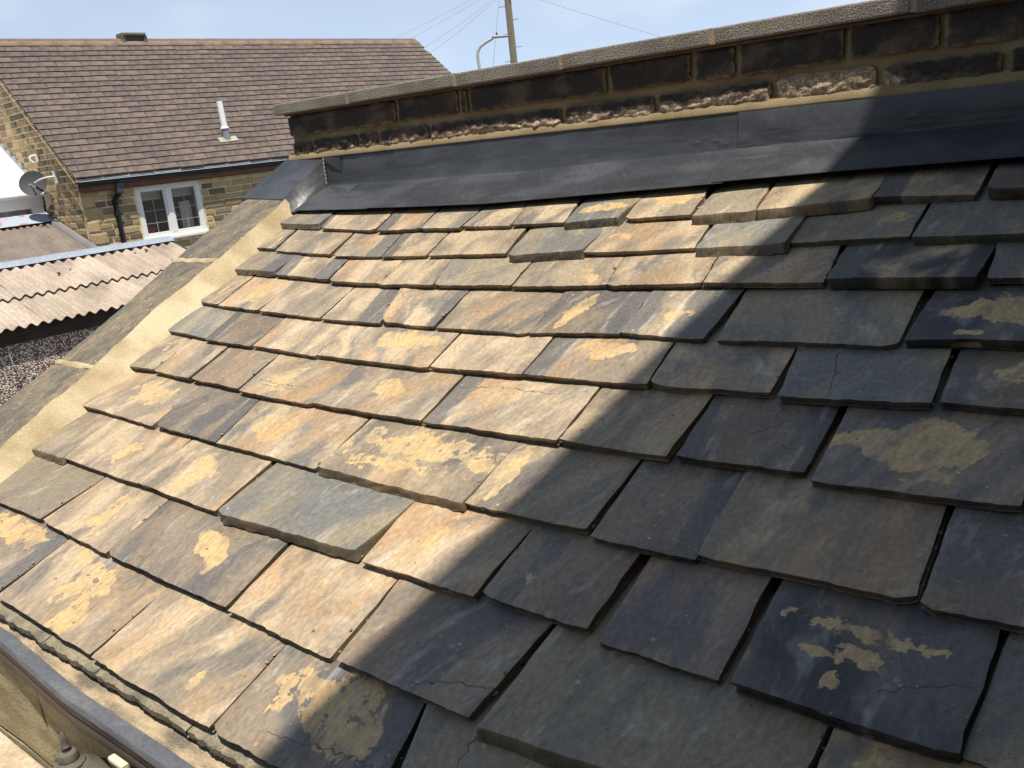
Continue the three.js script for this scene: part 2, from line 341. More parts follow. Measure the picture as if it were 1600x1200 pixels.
    for (const s of cracks) {
      const d = seg(x + noise(y * 60 + sd, x * 60) * .006, y + noise(x * 55, y * 55 + sd) * .007, [s[0] * wM, s[1] * hM, s[2] * wM, s[3] * hM]);
      if (d < .004) { const q = sst(.0016, .0004, d); c = mixc(c, [58, 52, 46], q * .8); bump -= sst(.004, .0005, d) * 70; }
    }
    const o = ((cy + j) * ATLAS + cx + i) * 4, cl = (v) => Math.max(0, Math.min(255, v));
    at.map[o] = cl(c[0]); at.map[o + 1] = cl(c[1]); at.map[o + 2] = cl(c[2]); at.map[o + 3] = 255;
    at.bump[o] = at.bump[o + 1] = at.bump[o + 2] = cl(bump); at.bump[o + 3] = 255;
  }
  // grit and short scrape marks, dotted in afterwards
  const dot = (x, y, rad, col, k) => {
    const px = (x / wM + .03) / 1.06 * (CELL - 1), py = (y / hM + .03) / 1.06 * (CELL - 1), rx = rad / wM / 1.06 * CELL, ry = rad / hM / 1.06 * CELL;
    for (let j = Math.max(0, Math.floor(py - ry - 1)); j <= Math.min(CELL - 1, py + ry + 1); j++) for (let i = Math.max(0, Math.floor(px - rx - 1)); i <= Math.min(CELL - 1, px + rx + 1); i++) {
      const d = Math.hypot((i - px) / rx, (j - py) / ry), w = sst(1.3, .7, d + .3 * noise(i * .5, j * .5 + sd)) * k; if (w <= 0) continue;
      const o = ((cy + j) * ATLAS + cx + i) * 4; for (let q = 0; q < 3; q++) at.map[o + q] += (col[q] - at.map[o + q]) * w;
    }
  };
  for (let n = 0; n < 34; n++) dot(rnd() * wM, rnd() * hM, rr(.0006, .0022) * (rnd() < .1 ? 2 : 1), rnd() < .7 ? C.white : [60, 54, 48], rr(.3, .75));
  for (let n = 0; n < 9; n++) { const x = rnd() * wM, y = rnd() * hM, a = rr(-1.2, 1.2), l = rr(.004, .026), k = rr(.2, .55); for (let s = 0; s <= 12; s++) dot(x + Math.sin(a) * l * s / 12 + rr(-.0005, .0005), y + Math.cos(a) * l * s / 12, rr(.0004, .0008), C.white, k); }
  return [cx, cy];
}
const slateRoof = group('slate_roof', 'old stone slate roof of mottled tan and grey slabs laid in courses', 'roof');
const slateJobs = [];
const TILT = 0.022 / 0.235;
const CHAMFER = new Set(['0,0', '0,6', '0,8', '0,9', '1,5', '1,7', '2,0', '6,3', '7,0', '7,3', '8,5']);   // slabs dressed with a sloping tail
function slateGeometry(q, cell, seed, key) {
  const t = q[8], n0 = t - .022, gap = .0004;
  const BL = [q[0] + gap, q[1]], BR = [q[2] - gap, q[3]], UR = [q[4] - gap, q[5]], UL = [q[6] + gap, q[7]];
  const hgt = (UL[1] - BL[1] + UR[1] - BR[1]) / 2, wid = (BR[0] - BL[0] + UR[0] - UL[0]) / 2;
  const ext = 1 + .26 / hgt;                               // head runs on under the course above
  const bs = [0, .012, .04].map(m => m / hgt).concat([.36, .52, .68, .84, 1, ext]).sort((p, q) => p - q).filter((b, i, A) => i === 0 || b > A[i - 1] + 1e-3), as = [0, .008 / wid, .03 / wid].concat(Array.from({ length: 23 }, (_, k) => .1 + .8 * k / 22), [1 - .03 / wid, 1 - .008 / wid, 1]).sort((p, q) => p - q).filter((a, i, A) => i === 0 || a > A[i - 1] + 1e-4);
  const chamfer = CHAMFER.has(key) ? rr(.6, 1) : 0, chipL = rnd() < .25 ? rr(.004, .016) : rr(0, .003), chipR = rnd() < .25 ? rr(.004, .016) : rr(0, .003), rough = rr(.002, .0055), warp = rr(-.0025, .0025), roll = rr(-.002, .002);
  const pos = (a, b, drop) => {
    const L = [BL[0] + (UL[0] - BL[0]) * b, BL[1] + (UL[1] - BL[1]) * b], Rr = [BR[0] + (UR[0] - BR[0]) * b, BR[1] + (UR[1] - BR[1]) * b];
    let u = L[0] + (Rr[0] - L[0]) * a, v = L[1] + (Rr[1] - L[1]) * a;
    const m = a * wid, s = b * hgt, et = Math.max(0, 1 - s / .05), eL = Math.max(0, 1 - m / .04), eR = Math.max(0, 1 - (wid - m) / .04);
    v += et * (noise(m * 9 + seed, 3.1) * rough * .7 + noise(m * 46 + seed, 8.7) * rough * .5 + noise(m * 120 + seed, 1.7) * .0015);
    u += (eL * noise(s * 16 + seed, 21) - eR * noise(s * 16 + seed, 33)) * .0035 + (eL * noise(s * 55 + seed, 5) - eR * noise(s * 55, seed)) * .0018;
    v += et * (Math.max(0, 1 - m / .022) * chipL + Math.max(0, 1 - (wid - m) / .022) * chipR);
    const over = Math.max(0, s - hgt), n = n0 * Math.max(0, 1 - s / (hgt + .08)) - s * TILT - over * .05 + noise(m * 5 + seed, s * 5) * .0022 + warp * (2 * a - 1) ** 2 + roll * (2 * a - 1) - drop;
    return [u, v, n];
  };
  const mb = new MB(), NU = as.length - 1, NV = bs.length - 1;
  const uvOf = (a, b) => [(cell[0] + 1 + ((Math.min(1, Math.max(0, a)) + .03) / 1.06) * (CELL - 3)) / ATLAS, (cell[1] + 1 + ((Math.min(1.02, Math.max(0, b)) + .03) / 1.06) * (CELL - 3)) / ATLAS];
  mb.grid(NU, NV, (i, j) => {
    const a = as[i], b = bs[j], edge = (i === 0 || i === NU || j === 0) ? .0014 : 0;
    return [...roofP(...pos(a, b, edge)), ...uvOf(a, b), 1];
  });
  // riven edge: left side upwards reversed, tail, right side
  const ring = [];
  for (let j = NV; j > 0; j--) ring.push([0, bs[j]]);
  for (let i = 0; i < NU; i++) ring.push([as[i], 0]);
  for (let j = 0; j <= NV; j++) ring.push([1, bs[j]]);
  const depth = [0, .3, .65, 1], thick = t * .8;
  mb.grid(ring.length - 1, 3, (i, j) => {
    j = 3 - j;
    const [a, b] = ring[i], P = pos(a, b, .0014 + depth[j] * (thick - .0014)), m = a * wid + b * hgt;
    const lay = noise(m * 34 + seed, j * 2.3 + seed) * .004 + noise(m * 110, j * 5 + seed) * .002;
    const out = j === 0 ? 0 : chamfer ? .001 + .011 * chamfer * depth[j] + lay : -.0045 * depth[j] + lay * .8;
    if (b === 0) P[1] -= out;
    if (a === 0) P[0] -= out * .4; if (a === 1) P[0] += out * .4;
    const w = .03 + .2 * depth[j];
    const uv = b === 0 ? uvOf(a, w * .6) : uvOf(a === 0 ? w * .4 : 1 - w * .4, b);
    const k = j === 0 ? .85 : .6; return [...roofP(...P), ...uv, [.86 * k, .82 * k, .74 * k]];  // edges tinted darker than the tops: partly broken stone, partly shade painted in
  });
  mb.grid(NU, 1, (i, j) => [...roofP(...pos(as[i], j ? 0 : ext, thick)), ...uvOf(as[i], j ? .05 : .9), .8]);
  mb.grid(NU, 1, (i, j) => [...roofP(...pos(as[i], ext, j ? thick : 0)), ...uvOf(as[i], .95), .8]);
  return mb.geo(true);
}
let slateIndex = 0;
SLATES.forEach((row, r) => row.forEach((q, i) => {
  const wM = Math.hypot(q[2] - q[0], q[3] - q[1]), hM = (q[5] + q[7] - q[1] - q[3]) / 2;
  const cell = paintSlate(slateIndex, `${r},${i}`, LOOK[r][i] ?? 'T', wM, hM);
  slateJobs.push([slateGeometry(q, cell, slateIndex * 3.77 + 11, `${r},${i}`), Math.floor(slateIndex / 36)]);
  slateIndex++;
}));
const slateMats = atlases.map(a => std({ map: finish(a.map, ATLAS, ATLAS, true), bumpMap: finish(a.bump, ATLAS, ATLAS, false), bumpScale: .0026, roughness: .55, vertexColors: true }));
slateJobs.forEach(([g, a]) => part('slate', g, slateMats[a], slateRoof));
// the doubled eaves course: thin strips that look out below the lowest slabs
const eaveStone = grainMat(256, .5, [150, 140, 116], [92, 90, 82], { keep: 1, coarse: 9, fine: 120, contrast: .24 }, .003);
{
  let x = -3.25;
  while (x < .4) {
    const w = rr(.22, .42), x1 = Math.min(.42, x + w), sd = rnd() * 90, mb = new MB(), n = 36;
    for (const top of [1, 0]) mb.grid(n, 1, (i, j) => {
      const u = x + (x1 - x - .004) * i / n, tail = .268 + noise(u * 14 + sd, 2) * .005 + noise(u * 50, sd) * .004 + noise(u * 130, sd) * .002;
      return [...roofP(u, (j === top) ? .44 : tail - (top ? 0 : .004), (top ? -.024 : -.04) - ((j === top) ? .018 : 0)), u, j * .2];
    });
    mb.grid(n, 1, (i, j) => { const u = x + (x1 - x - .004) * i / n, tail = .268 + noise(u * 14 + sd, 2) * .005 + noise(u * 50, sd) * .004 + noise(u * 130, sd) * .002; return [...roofP(u, tail - (j ? 0 : .004), j ? -.024 : -.04), u, j * .03]; });
    part('eaves_slate', mb.geo(), eaveStone, slateRoof); x = x1;
  }
}
// boarding below the slates, closes the gaps
{
  const mb = new MB();
  const P = (u, v, n) => roofP(u, v, n);
  mb.quad(P(-3.7, .31, -.105), P(.55, .31, -.105), P(.55, 2.78, -.105), P(-3.9, 2.78, -.105));
  mb.quad(P(.55, .31, -.14), P(-3.7, .31, -.14), P(-3.9, 2.78, -.14), P(.55, 2.78, -.14));
  mb.quad(P(-3.7, .31, -.14), P(.55, .31, -.14), P(.55, .31, -.105), P(-3.7, .31, -.105));
  part('roof_boarding', mb.geo(), std({ color: new THREE.Color().setRGB(.22, .16, .1), roughness: .95 }), slateRoof);
}

// grit and crumbs of old bedding lying on the slabs and in the joints
{
  const list = [], base = new THREE.IcosahedronGeometry(1, 0); base.deleteAttribute('uv');
  for (let k = 0; k < 420; k++) {
    const row = SLATES[Math.floor(rnd() * SLATES.length)], q = row[Math.floor(rnd() * row.length)], joint = rnd() < .55, a = joint ? (rnd() < .5 ? 1.004 : rr(.985, 1.0)) : rnd(), b = rr(.05, .95), s = (joint ? rr(.0015, .0048) : rr(.0008, .0022));
    const u = (q[0] + (q[2] - q[0]) * a) * (1 - b) + (q[6] + (q[4] - q[6]) * a) * b, v = (q[1] + (q[3] - q[1]) * a) * (1 - b) + (q[7] + (q[5] - q[7]) * a) * b, hg = (q[5] + q[7] - q[1] - q[3]) / 2;
    const g = base.clone(), n = joint && a > 1 ? -.012 - b * hg * TILT : (q[8] - .022) * (1 - b) - b * hg * TILT + s * .4;
    g.scale(s * rr(.7, 1.6), s * rr(.5, .9), s * rr(.7, 1.4)); g.rotateY(rnd() * 6); g.translate(...roofP(u, v, n)); list.push(g);
  }
  part('grit', mergeGeometries(list), std({ color: new THREE.Color().setRGB(.33, .28, .21), roughness: 1 }), slateRoof).userData.kind = 'stuff';
}

// ---------------------------------------------------------------- parapet wall behind the roof
const WALLZ = -2.5616, WTURN = 0.0176;        // wall face at local z = 0
const lerpAt = (xs, ys, x) => { if (x <= xs[0]) return ys[0]; for (let i = 1; i < xs.length; i++) if (x <= xs[i]) { const t = (x - xs[i - 1]) / (xs[i] - xs[i - 1]); return ys[i - 1] + (ys[i] - ys[i - 1]) * t; } return ys[ys.length - 1]; };
const parapet = group('parapet_wall', 'low soot-blackened stone parapet wall with concrete coping along the top of the slate roof', 'wall', [0, 0, WALLZ], WTURN);
const mortarMat = grainMat(512, .6, [152, 135, 103], [134, 117, 86], { coarse: 6, fine: 150, contrast: .12 }, .0015, .95);
part('mortar_core', boxGeo(-3.895, .6, .6, 1.388, -.27, -.009), mortarMat, parapet);
{
  // soot crust and freshly spalled stone, laid out along the wall (4.6 m by 0.28 m)
  const W = 2048, Hh = 128 * 2, bd = new Uint8Array(W * Hh * 4);
  const upper = [-3.91, -3.126, -2.745, -2.69, -1.993, -1.642, -1.476, -1.108, -.828, -.42, -.1, .3, .59], lower = [-3.905, -3.748, -3.406, -3.269, -2.936, -2.212, -1.794, -1.346, -1.005, -.656, -.3, .1, .59];
  const map = tex(W, Hh, (i, j) => {
    const x = -4 + i / W * 4.6, y = 1.14 + j / Hh * .28;
    const n = fbm(x * 6, y * 9 + 3, 4), f = noise(x * 120, y * 120), g = noise(x * 300 + 9, y * 300);
    let c = mixc([58, 54, 51], [96, 85, 74], sst(-.1, .4, n)); c = mixc(c, [104, 88, 74], sst(.25, .6, fbm(x * 11 + 40, y * 18, 3)) * .6);
    const reach = lerpAt([-4, -3.3, -2.9, -2.2, -1.8, -1.36, -1.3, -1.05, -1.0, -.9, -.8], [.004, .02, .03, .034, .03, .045, .095, .1, .05, .0, -.1], x);
    const k = sst(.012, -.008, y - 1.178 - reach - .03 * fbm(x * 17, y * 30 + 9, 3));
    const fresh = mul(mixc([176, 152, 130], [206, 180, 146], sst(-.3, .4, fbm(x * 30, y * 40, 3))), 1 + .2 * f);
    if (y < 1.262) c = mixc(c, mixc(fresh, [120, 112, 104], sst(.1, .4, noise(x * 24 + 8, y * 30)) * .6), k * .9);
    c = mixc(c, [150, 140, 120], sst(.42, .62, noise(x * 60, y * 60) * .6 + .3 * g) * .5);
    // mortar smeared over the arrises when the joints were filled
    const edge = Math.min(...(y > 1.264 ? upper : lower).map(q => Math.abs(x - q))), ey = Math.min(Math.abs(y - 1.264), Math.abs(y - 1.168), Math.abs(y - 1.384) + .01), em = Math.min(edge, ey);
    c = mixc(c, [146, 128, 96], sst(.026, .01, em + .014 * fbm(x * 22, y * 26, 3)) * .75);
    c = mul(c, 1 + .14 * f + .12 * g);
    const o = (j * W + i) * 4; bd[o] = bd[o + 1] = bd[o + 2] = Math.max(0, Math.min(255, 128 + 50 * f + 40 * g + 60 * n)); bd[o + 3] = 255;
    return c;
  });
  const m = std({ map, bumpMap: finish(bd, W, Hh, false), bumpScale: .004, roughness: .95 });
  const stone = (x0, x1, y0, y1, sd, rough) => {
    const mb = new MB(), nu = Math.max(6, Math.round((x1 - x0) / .012)), nv = 12;
    const P = (i, j) => {
      const a = i / nu, b = j / nv; let x = x0 + (x1 - x0) * a, y = y0 + (y1 - y0) * b;
      const ed = Math.min(a * (x1 - x0), (1 - a) * (x1 - x0), b * (y1 - y0), (1 - b) * (y1 - y0));
      x += noise(y * 30 + sd, 4) * .007 * (2 * Math.abs(a - .5)); y += (noise(x * 18 + sd, 7) * .006 + noise(x * 60 + sd, 2) * .0025) * (2 * Math.abs(b - .5)); const cr = Math.max(0, .03 - Math.min(a, 1 - a) * (x1 - x0)); y += (b < .5 ? 1 : -1) * cr * cr * 9 * Math.abs(2 * b - 1);
      const low = y < 1.235 ? sst(1.235, 1.2, y) : 0;
      const z = .004 + .006 * sst(0, .012, ed) + fbm(x * 14 + sd, y * 20, 3) * rough + low * rough * .8 * noise(x * 40, y * 50 + sd);
      return [x, y, z, (x + 4) / 4.6, (y - 1.14) / .28];
    };
    mb.grid(nu, nv, P);
    const ring = []; for (let i = 0; i <= nu; i++) ring.push(P(i, 0)); for (let j = 1; j <= nv; j++) ring.push(P(nu, j)); for (let i = nu - 1; i >= 0; i--) ring.push(P(i, nv)); for (let j = nv - 1; j >= 0; j--) ring.push(P(0, j));
    mb.grid(ring.length - 1, 1, (i, j) => j ? ring[i] : [ring[i][0], ring[i][1], -.1, ring[i][3], ring[i][4]]);
    return mb.geo();
  };
  for (let i = 0; i + 1 < upper.length; i++) part('stone', stone(upper[i] + .008, upper[i + 1] - .008, 1.278 + rr(-.004, .003), 1.372 + rr(-.002, .006), i * 9.1, .006), m, parapet);
  for (let i = 0; i + 1 < lower.length; i++) part('stone', stone(lower[i] + .011, lower[i + 1] - .011, 1.178, 1.252 + rr(-.006, .004), i * 5.3 + 50, .01), m, parapet);
  // the pointing that seals the lead into the wall
  const mb = new MB();
  mb.grid(120, 3, (i, j) => { const x = -3.93 + 4.5 * i / 120, n = noise(x * 9, 2) * .003 + noise(x * 40, 5) * .0015; const pr = [[1.158, .017], [1.164, .019], [1.182 + n, .012], [1.194 + n * 2, -.002]][j]; return [x, pr[0], pr[1] + n * .3, x, pr[0]]; });
  part('pointing', mb.geo(), mortarMat, parapet);
  const cop = grainMat(1024, .5, [146, 139, 128], [124, 117, 108], { coarse: 7, fine: 170, contrast: .42, spots: .03, spotCol: [168, 160, 148] }, .006, .95);
  const J = [-3.95, -3.385, -2.714, -2.163, -1.538, -.898, -.26, .58], jm = grainMat(128, .3, [168, 140, 116], [150, 128, 108], { fine: 120 }, .002);
  for (let i = 0; i + 1 < J.length; i++) {
    const g = bevelBox(J[i] + .006, J[i + 1] - .006, 1.384 + rr(-.002, .002), 1.437 + rr(-.003, .003), -.31, .05 + rr(-.003, .003), .006);
    part('coping_stone', g, cop, parapet);
    if (i) part('coping_joint', boxGeo(J[i] - .007, J[i] + .007, 1.386, 1.432, -.3, .045 + rr(-.002, .004)), jm, parapet);
  }
  part('creasing_tile', boxGeo(-3.9, .58, 1.3745, 1.3835, -.28, .022), grainMat(256, .5, [120, 92, 76], [92, 78, 68], { coarse: 8, fine: 90, contrast: .2 }, .002), parapet);
}

// ---------------------------------------------------------------- lead flashing
const flashing = group('lead_flashing', 'dark lead flashing dressed up the parapet and over the top slates', 'flashing', [0, 0, WALLZ], WTURN);
{
  const W = 2048, Hh = 256, rd = new Uint8Array(W * Hh * 4), bd = new Uint8Array(W * Hh * 4);
  const map = tex(W, Hh, (i, j) => {           // 4.6 m by 0.5 m: u along, v from the lower edge up (fold near .26)
    const x = -4 + i / W * 4.6, y = j / Hh * .5;
    const n = fbm(x * 3.2, y * 5, 4), s = fbm(x * 2 + 30, y * 14, 3), f = noise(x * 60, y * 60), st = noise(x * 30 + y * 22, y * 3 + 4);
    let c = mixc([60, 62, 67], [76, 78, 83], sst(-.3, .4, n)); c = mixc(c, [52, 54, 55], sst(.05, .45, s) * .6);
    c = mixc(c, [140, 140, 140], sst(.3, .75, fbm(x * 8 + 9, y * 8, 3)) * .22 + sst(.5, .8, st) * .08);
    const dent = [[-1.55, .35], [-1.6, .38], [-1.52, .31], [-1.63, .345], [-.9, .4], [-2.4, .36], [-2.9, .1]].reduce((q, d) => q + Math.exp(-(((x - d[0]) / .016) ** 2) - (((y - d[1]) / .018) ** 2)), 0);
    c = mul(c, 1 + .06 * f + .05 * noise(x * 220, y * 220));
    const o = (j * W + i) * 4; bd[o] = bd[o + 1] = bd[o + 2] = Math.max(0, Math.min(255, 120 + 60 * n + 24 * noise(x * 26, y * 20) + 90 * dent)); bd[o + 3] = 255; rd[o] = 0; rd[o + 1] = Math.max(0, Math.min(255, 118 + 45 * n + 18 * f)); rd[o + 2] = 0; rd[o + 3] = 255;
    return c;
  });
  const leadMat = new THREE.MeshStandardMaterial({ map, bumpMap: finish(bd, W, Hh, false), bumpScale: .004, roughness: .9, roughnessMap: finish(rd, W, Hh, false), metalness: 0 });
  const XE = [-3.7, -2.9, -2.418, -1.862, -1.08, -.558, .6], ZE = [.236, .272, .285, .258, .232, .222, .205], YE = [.929, .919, .916, .929, .949, .957, .964];
  const FY = [1.02, 1.014, 1.014, 1.026, 1.036, 1.044, 1.05], FZ = [.02, .034, .045, .034, .022, .016, .014];
  const sheet = (x0, x1, lift, sd) => {
    const nx = Math.max(10, Math.round((x1 - x0) / .05)), mb = new MB();
    const prof = (x, k) => {
      const fy = lerpAt(XE, FY, x), fz = lerpAt(XE, FZ, x), ey = lerpAt(XE, YE, x), ez = lerpAt(XE, ZE, x);
      const b = (noise(x * 5 + sd, k) * .0022 + noise(x * 14, k * 2 + sd) * .001) + lift;
      const top = 1.165 + noise(x * 3, 9) * .003;
      switch (k) {
        case 0: return [top, .006 + lift, .5]; case 1: return [1.14, .013 + b, .475]; case 2: return [1.095, .013 + b * 1.6, .42]; case 3: return [fy + .014, fz - .001 + b, .275];
        case 4: return [fy + .005 + b * .5, fz + .001 + b, .268]; case 5: return [fy + b, fz + .005 + b * .4, .262]; case 6: return [fy - .004 + b, fz + .015, .252];
        case 7: return [fy + (ey - fy) * .5 + b * 1.3, fz + (ez - fz) * .5 + .01, .13]; case 8: return [ey + b, ez + noise(x * 6, sd) * .003, .012];
        case 9: return [ey - .0035 + lift, ez - .001 + noise(x * 6, sd) * .003, .004]; default: return [ey + .004, ez - .03, .0];
      }
    };
    mb.grid(nx, 10, (i, j) => { const x = x0 + (x1 - x0) * i / nx, q = prof(x, 10 - j); return [x, q[0], q[1], (x + 4) / 4.6, q[2] * 2]; });
    for (const [xe, s] of [[x0, 1], [x1, -1]]) mb.grid(1, 10, (i, j) => { const q = prof(xe, 10 - j), o = (i === (s > 0 ? 0 : 1)) ? .004 : 0; return [xe, q[0] - o * .7, q[1] - o * .7, (xe + 4) / 4.6, q[2] * 2]; });
    return mb.geo();
  };
  part('lead_sheet', sheet(-3.66, -3.13, .0005, 3), leadMat, flashing);
  part('lead_sheet', sheet(-3.165, -1.43, .004, 8), leadMat, flashing);
  part('lead_sheet', sheet(-1.468, .58, .009, 15), leadMat, flashing);
  // saddle over the verge: cap, cheek, little triangular flap and the welded corner (world coordinates turned into the group)
  const inv = new THREE.Matrix4().makeRotationY(WTURN).setPosition(0, 0, WALLZ).invert();
  const w2 = (p) => new THREE.Vector3(...p).applyMatrix4(inv).toArray();
  const A = w2(roofP(-4.19, 2.535, .056)), B = w2(roofP(-3.781, 2.488, .056)), Cc = [-3.665, 1.15, .014], D = [-3.94, 1.172, .014];
  const Bl = w2(roofP(-3.7, 2.442, .004)), Fd = [-3.655, 1.02, .026];
  const bil = (a, b, c, d, s, t) => [0, 1, 2].map(k => (a[k] * (1 - s) + b[k] * s) * (1 - t) + (d[k] * (1 - s) + c[k] * s) * t);
  const face = (a, b, c, d, sd, nrm) => { const mb = new MB(); mb.grid(8, 8, (i, j) => { const p = bil(a, b, c, d, i / 8, j / 8), n = noise(i * .5 + sd, j * .5) * .0025 * ((i % 8) && (j % 8) ? 1 : 0); return [p[0] + nrm[0] * n, p[1] + nrm[1] * n, p[2] + nrm[2] * n, .05 + .09 * i / 8, .1 + .35 * j / 8]; }); return mb.geo(); };
  const cap = face(A, B, Cc, D, 4, [0, 1, .3]);
  part('saddle_cap', cap, leadMat, flashing);
  part('saddle_cheek', face(Bl, Fd, Cc, B, 9, [1, 0, 0]), leadMat, flashing);
  const Al = [A[0] + .0, A[1] - .03, A[2] - .002];
  part('saddle_edge', new MB().quad(Al, [B[0], B[1] - .012, B[2] + .002], B, A).quad([D[0] - .004, D[1] - .04, D[2]], Al, A, D).geo(), leadMat, flashing);
  part('saddle_apron', new MB().quad(Bl, w2(roofP(-3.42, 2.452, .016)), [-3.4, 1.021, .036], Fd, [[.06, .01], [.13, .01], [.13, .25], [.06, .25]]).geo(), leadMat, flashing);
  part('corner_flap', new MB().quad([-3.652, 1.143, .0195], [-3.54, 1.082, .0205], [-3.535, 1.152, .0185], [-3.65, 1.158, .0175], [[.08, .4], [.1, .36], [.1, .44], [.08, .45]]).geo(), leadMat, flashing);
  const weld = []; for (let k = 0; k <= 14; k++) { const t = k / 14; weld.push([-3.663 + .008 * t + (k % 2 ? .0012 : -.0012), 1.155 - .13 * t, .018 + .008 * t]); }
  part('weld_bead', tube(weld, .0045, 40, 6), new THREE.MeshStandardMaterial({ color: new THREE.Color().setRGB(.42, .42, .42), roughness: .4, metalness: .6 }), flashing);
}

// ---------------------------------------------------------------- verge: stone kerb and sand mortar fillet
const verge = group('verge_kerb', 'sloping stone kerb with sandy mortar fillet along the left edge of the slate roof', 'kerb');
{
  const LV = [.1, .9, 1.163, 1.518, 1.957, 2.6], LU = [-3.7, -3.755, -3.785, -3.873, -4.016, -4.195];
  const RV = [.1, .708, .886, 1.159, 1.547, 1.968, 2.6], RU = [-3.235, -3.367, -3.407, -3.47, -3.59, -3.645, -3.805];
  const BV = [.1, .61, .766, 1.004, 1.239, 1.478, 1.686, 1.948, 2.123, 2.47], BU = [-3.11, -3.234, -3.299, -3.348, -3.367, -3.439, -3.486, -3.554, -3.617, -3.715];
  const W = 1024, bd = new Uint8Array(W * W * 4);
  const map = tex(W, W, (i, j) => {
    const x = i / W * 1, y = j / W * 2.6, n = fbm(x * 5, y * 3.4, 4), f = noise(x * 130, y * 130), g = noise(x * 40 + 7, y * 24);
    let c = mixc([104, 98, 88], [130, 118, 98], sst(-.25, .35, n)); c = mixc(c, [146, 126, 98], sst(.12, .5, fbm(x * 7 + 50, y * 5, 3)) * .55); c = mixc(c, [84, 82, 76], sst(.1, .5, fbm(x * 8 + 20, y * 6 + 9, 3)) * .6);
    if (noise(x * 70 + 3, y * 70) > .62) c = mixc(c, [190, 176, 146], .6);
    const o = (j * W + i) * 4; bd[o] = bd[o + 1] = bd[o + 2] = Math.max(0, Math.min(255, 128 + 40 * f + 50 * g + 50 * n)); bd[o + 3] = 255;
    return mul(c, 1 + .18 * f + .14 * g);
  });
  const kerbMat = std({ map, bumpMap: finish(bd, W, W, false), bumpScale: .004, roughness: .9 });
  const V = [.1, 1.165, 1.945, 2.6];
  for (let k = 0; k < 3; k++) {
    const v0 = V[k] + .009, v1 = V[k + 1] - .009, sd = k * 17, mb = new MB(), nu = 8, nv = 22;
    const P = (a, b, drop) => { const v = v0 + (v1 - v0) * b, l = lerpAt(LV, LU, v), r = lerpAt(RV, RU, v) + .03, w = r - l, ed = Math.min(a * w, (1 - a) * w, b * (v1 - v0), (1 - b) * (v1 - v0));
      const u = l + w * a + noise(v * 9 + sd, a * 3) * .005, n = .05 - .01 * sst(.02, 0, ed) + fbm(u * 6 + sd, v * 6, 3) * .005 - drop; return [...roofP(u, v + noise(u * 12 + sd, 3) * .004, n), (u + 4.2), v / 2.6]; };
    mb.grid(nu, nv, (i, j) => P(i / nu, j / nv, 0));
    const ring = []; for (let j = nv; j > 0; j--) ring.push([0, j / nv]); for (let i = 0; i < nu; i++) ring.push([i / nu, 0]); for (let j = 0; j < nv; j++) ring.push([1, j / nv]); for (let i = nu; i >= 0; i--) ring.push([i / nu, 1]);
    mb.grid(ring.length - 1, 1, (i, j) => P(...ring[i], j ? 0 : .11));
    part('kerb_stone', mb.geo(), kerbMat, verge);
  }
  const sand = grainMat(512, .7, [200, 184, 152], [160, 142, 108], { coarse: 4.5, fine: 130, contrast: .12 }, .002, .95);
  for (const v of [1.165, 1.945]) {
    const l = lerpAt(LV, LU, v), r = lerpAt(RV, RU, v), mb = new MB();
    mb.grid(20, 4, (i, j) => { const u = l + (r + .012 - l) * i / 20, w = (j / 4 - .5) * (.032 + .016 * noise(u * 14, v * 9)); return [...roofP(u, v + w + noise(u * 9, v) * .006, .049 - Math.abs(j - 2) * .0035 + noise(u * 25, j) * .0015), u, w]; });
    part('bed_joint', mb.geo(), sand, verge);
  }
  const mb = new MB();
  mb.grid(10, 260, (i, j) => {
    const v = .12 + (2.485 - .12) * j / 260, r = lerpAt(RV, RU, v) + .03 + noise(v * 7, 3) * .012 + noise(v * 40, 3) * .003, b = lerpAt(BV, BU, v) + .035, t = i / 10;
    const u = r + (b - r) * t, n = .058 * (1 - t) ** 1.15 - .028 * t + Math.sin(t * Math.PI) * .004 * noise(v * 3, 7) + noise(u * 10, v * 8) * .004 + noise(u * 34, v * 18) * .0015 + .0035 * (((v * 3.1 + noise(u * 9, v) * .08) % 1 + 1) % 1 - .5);
    return [...roofP(u, v, n), u, v];
  });
  part('mortar_fillet', mb.geo(), sand, verge);
}

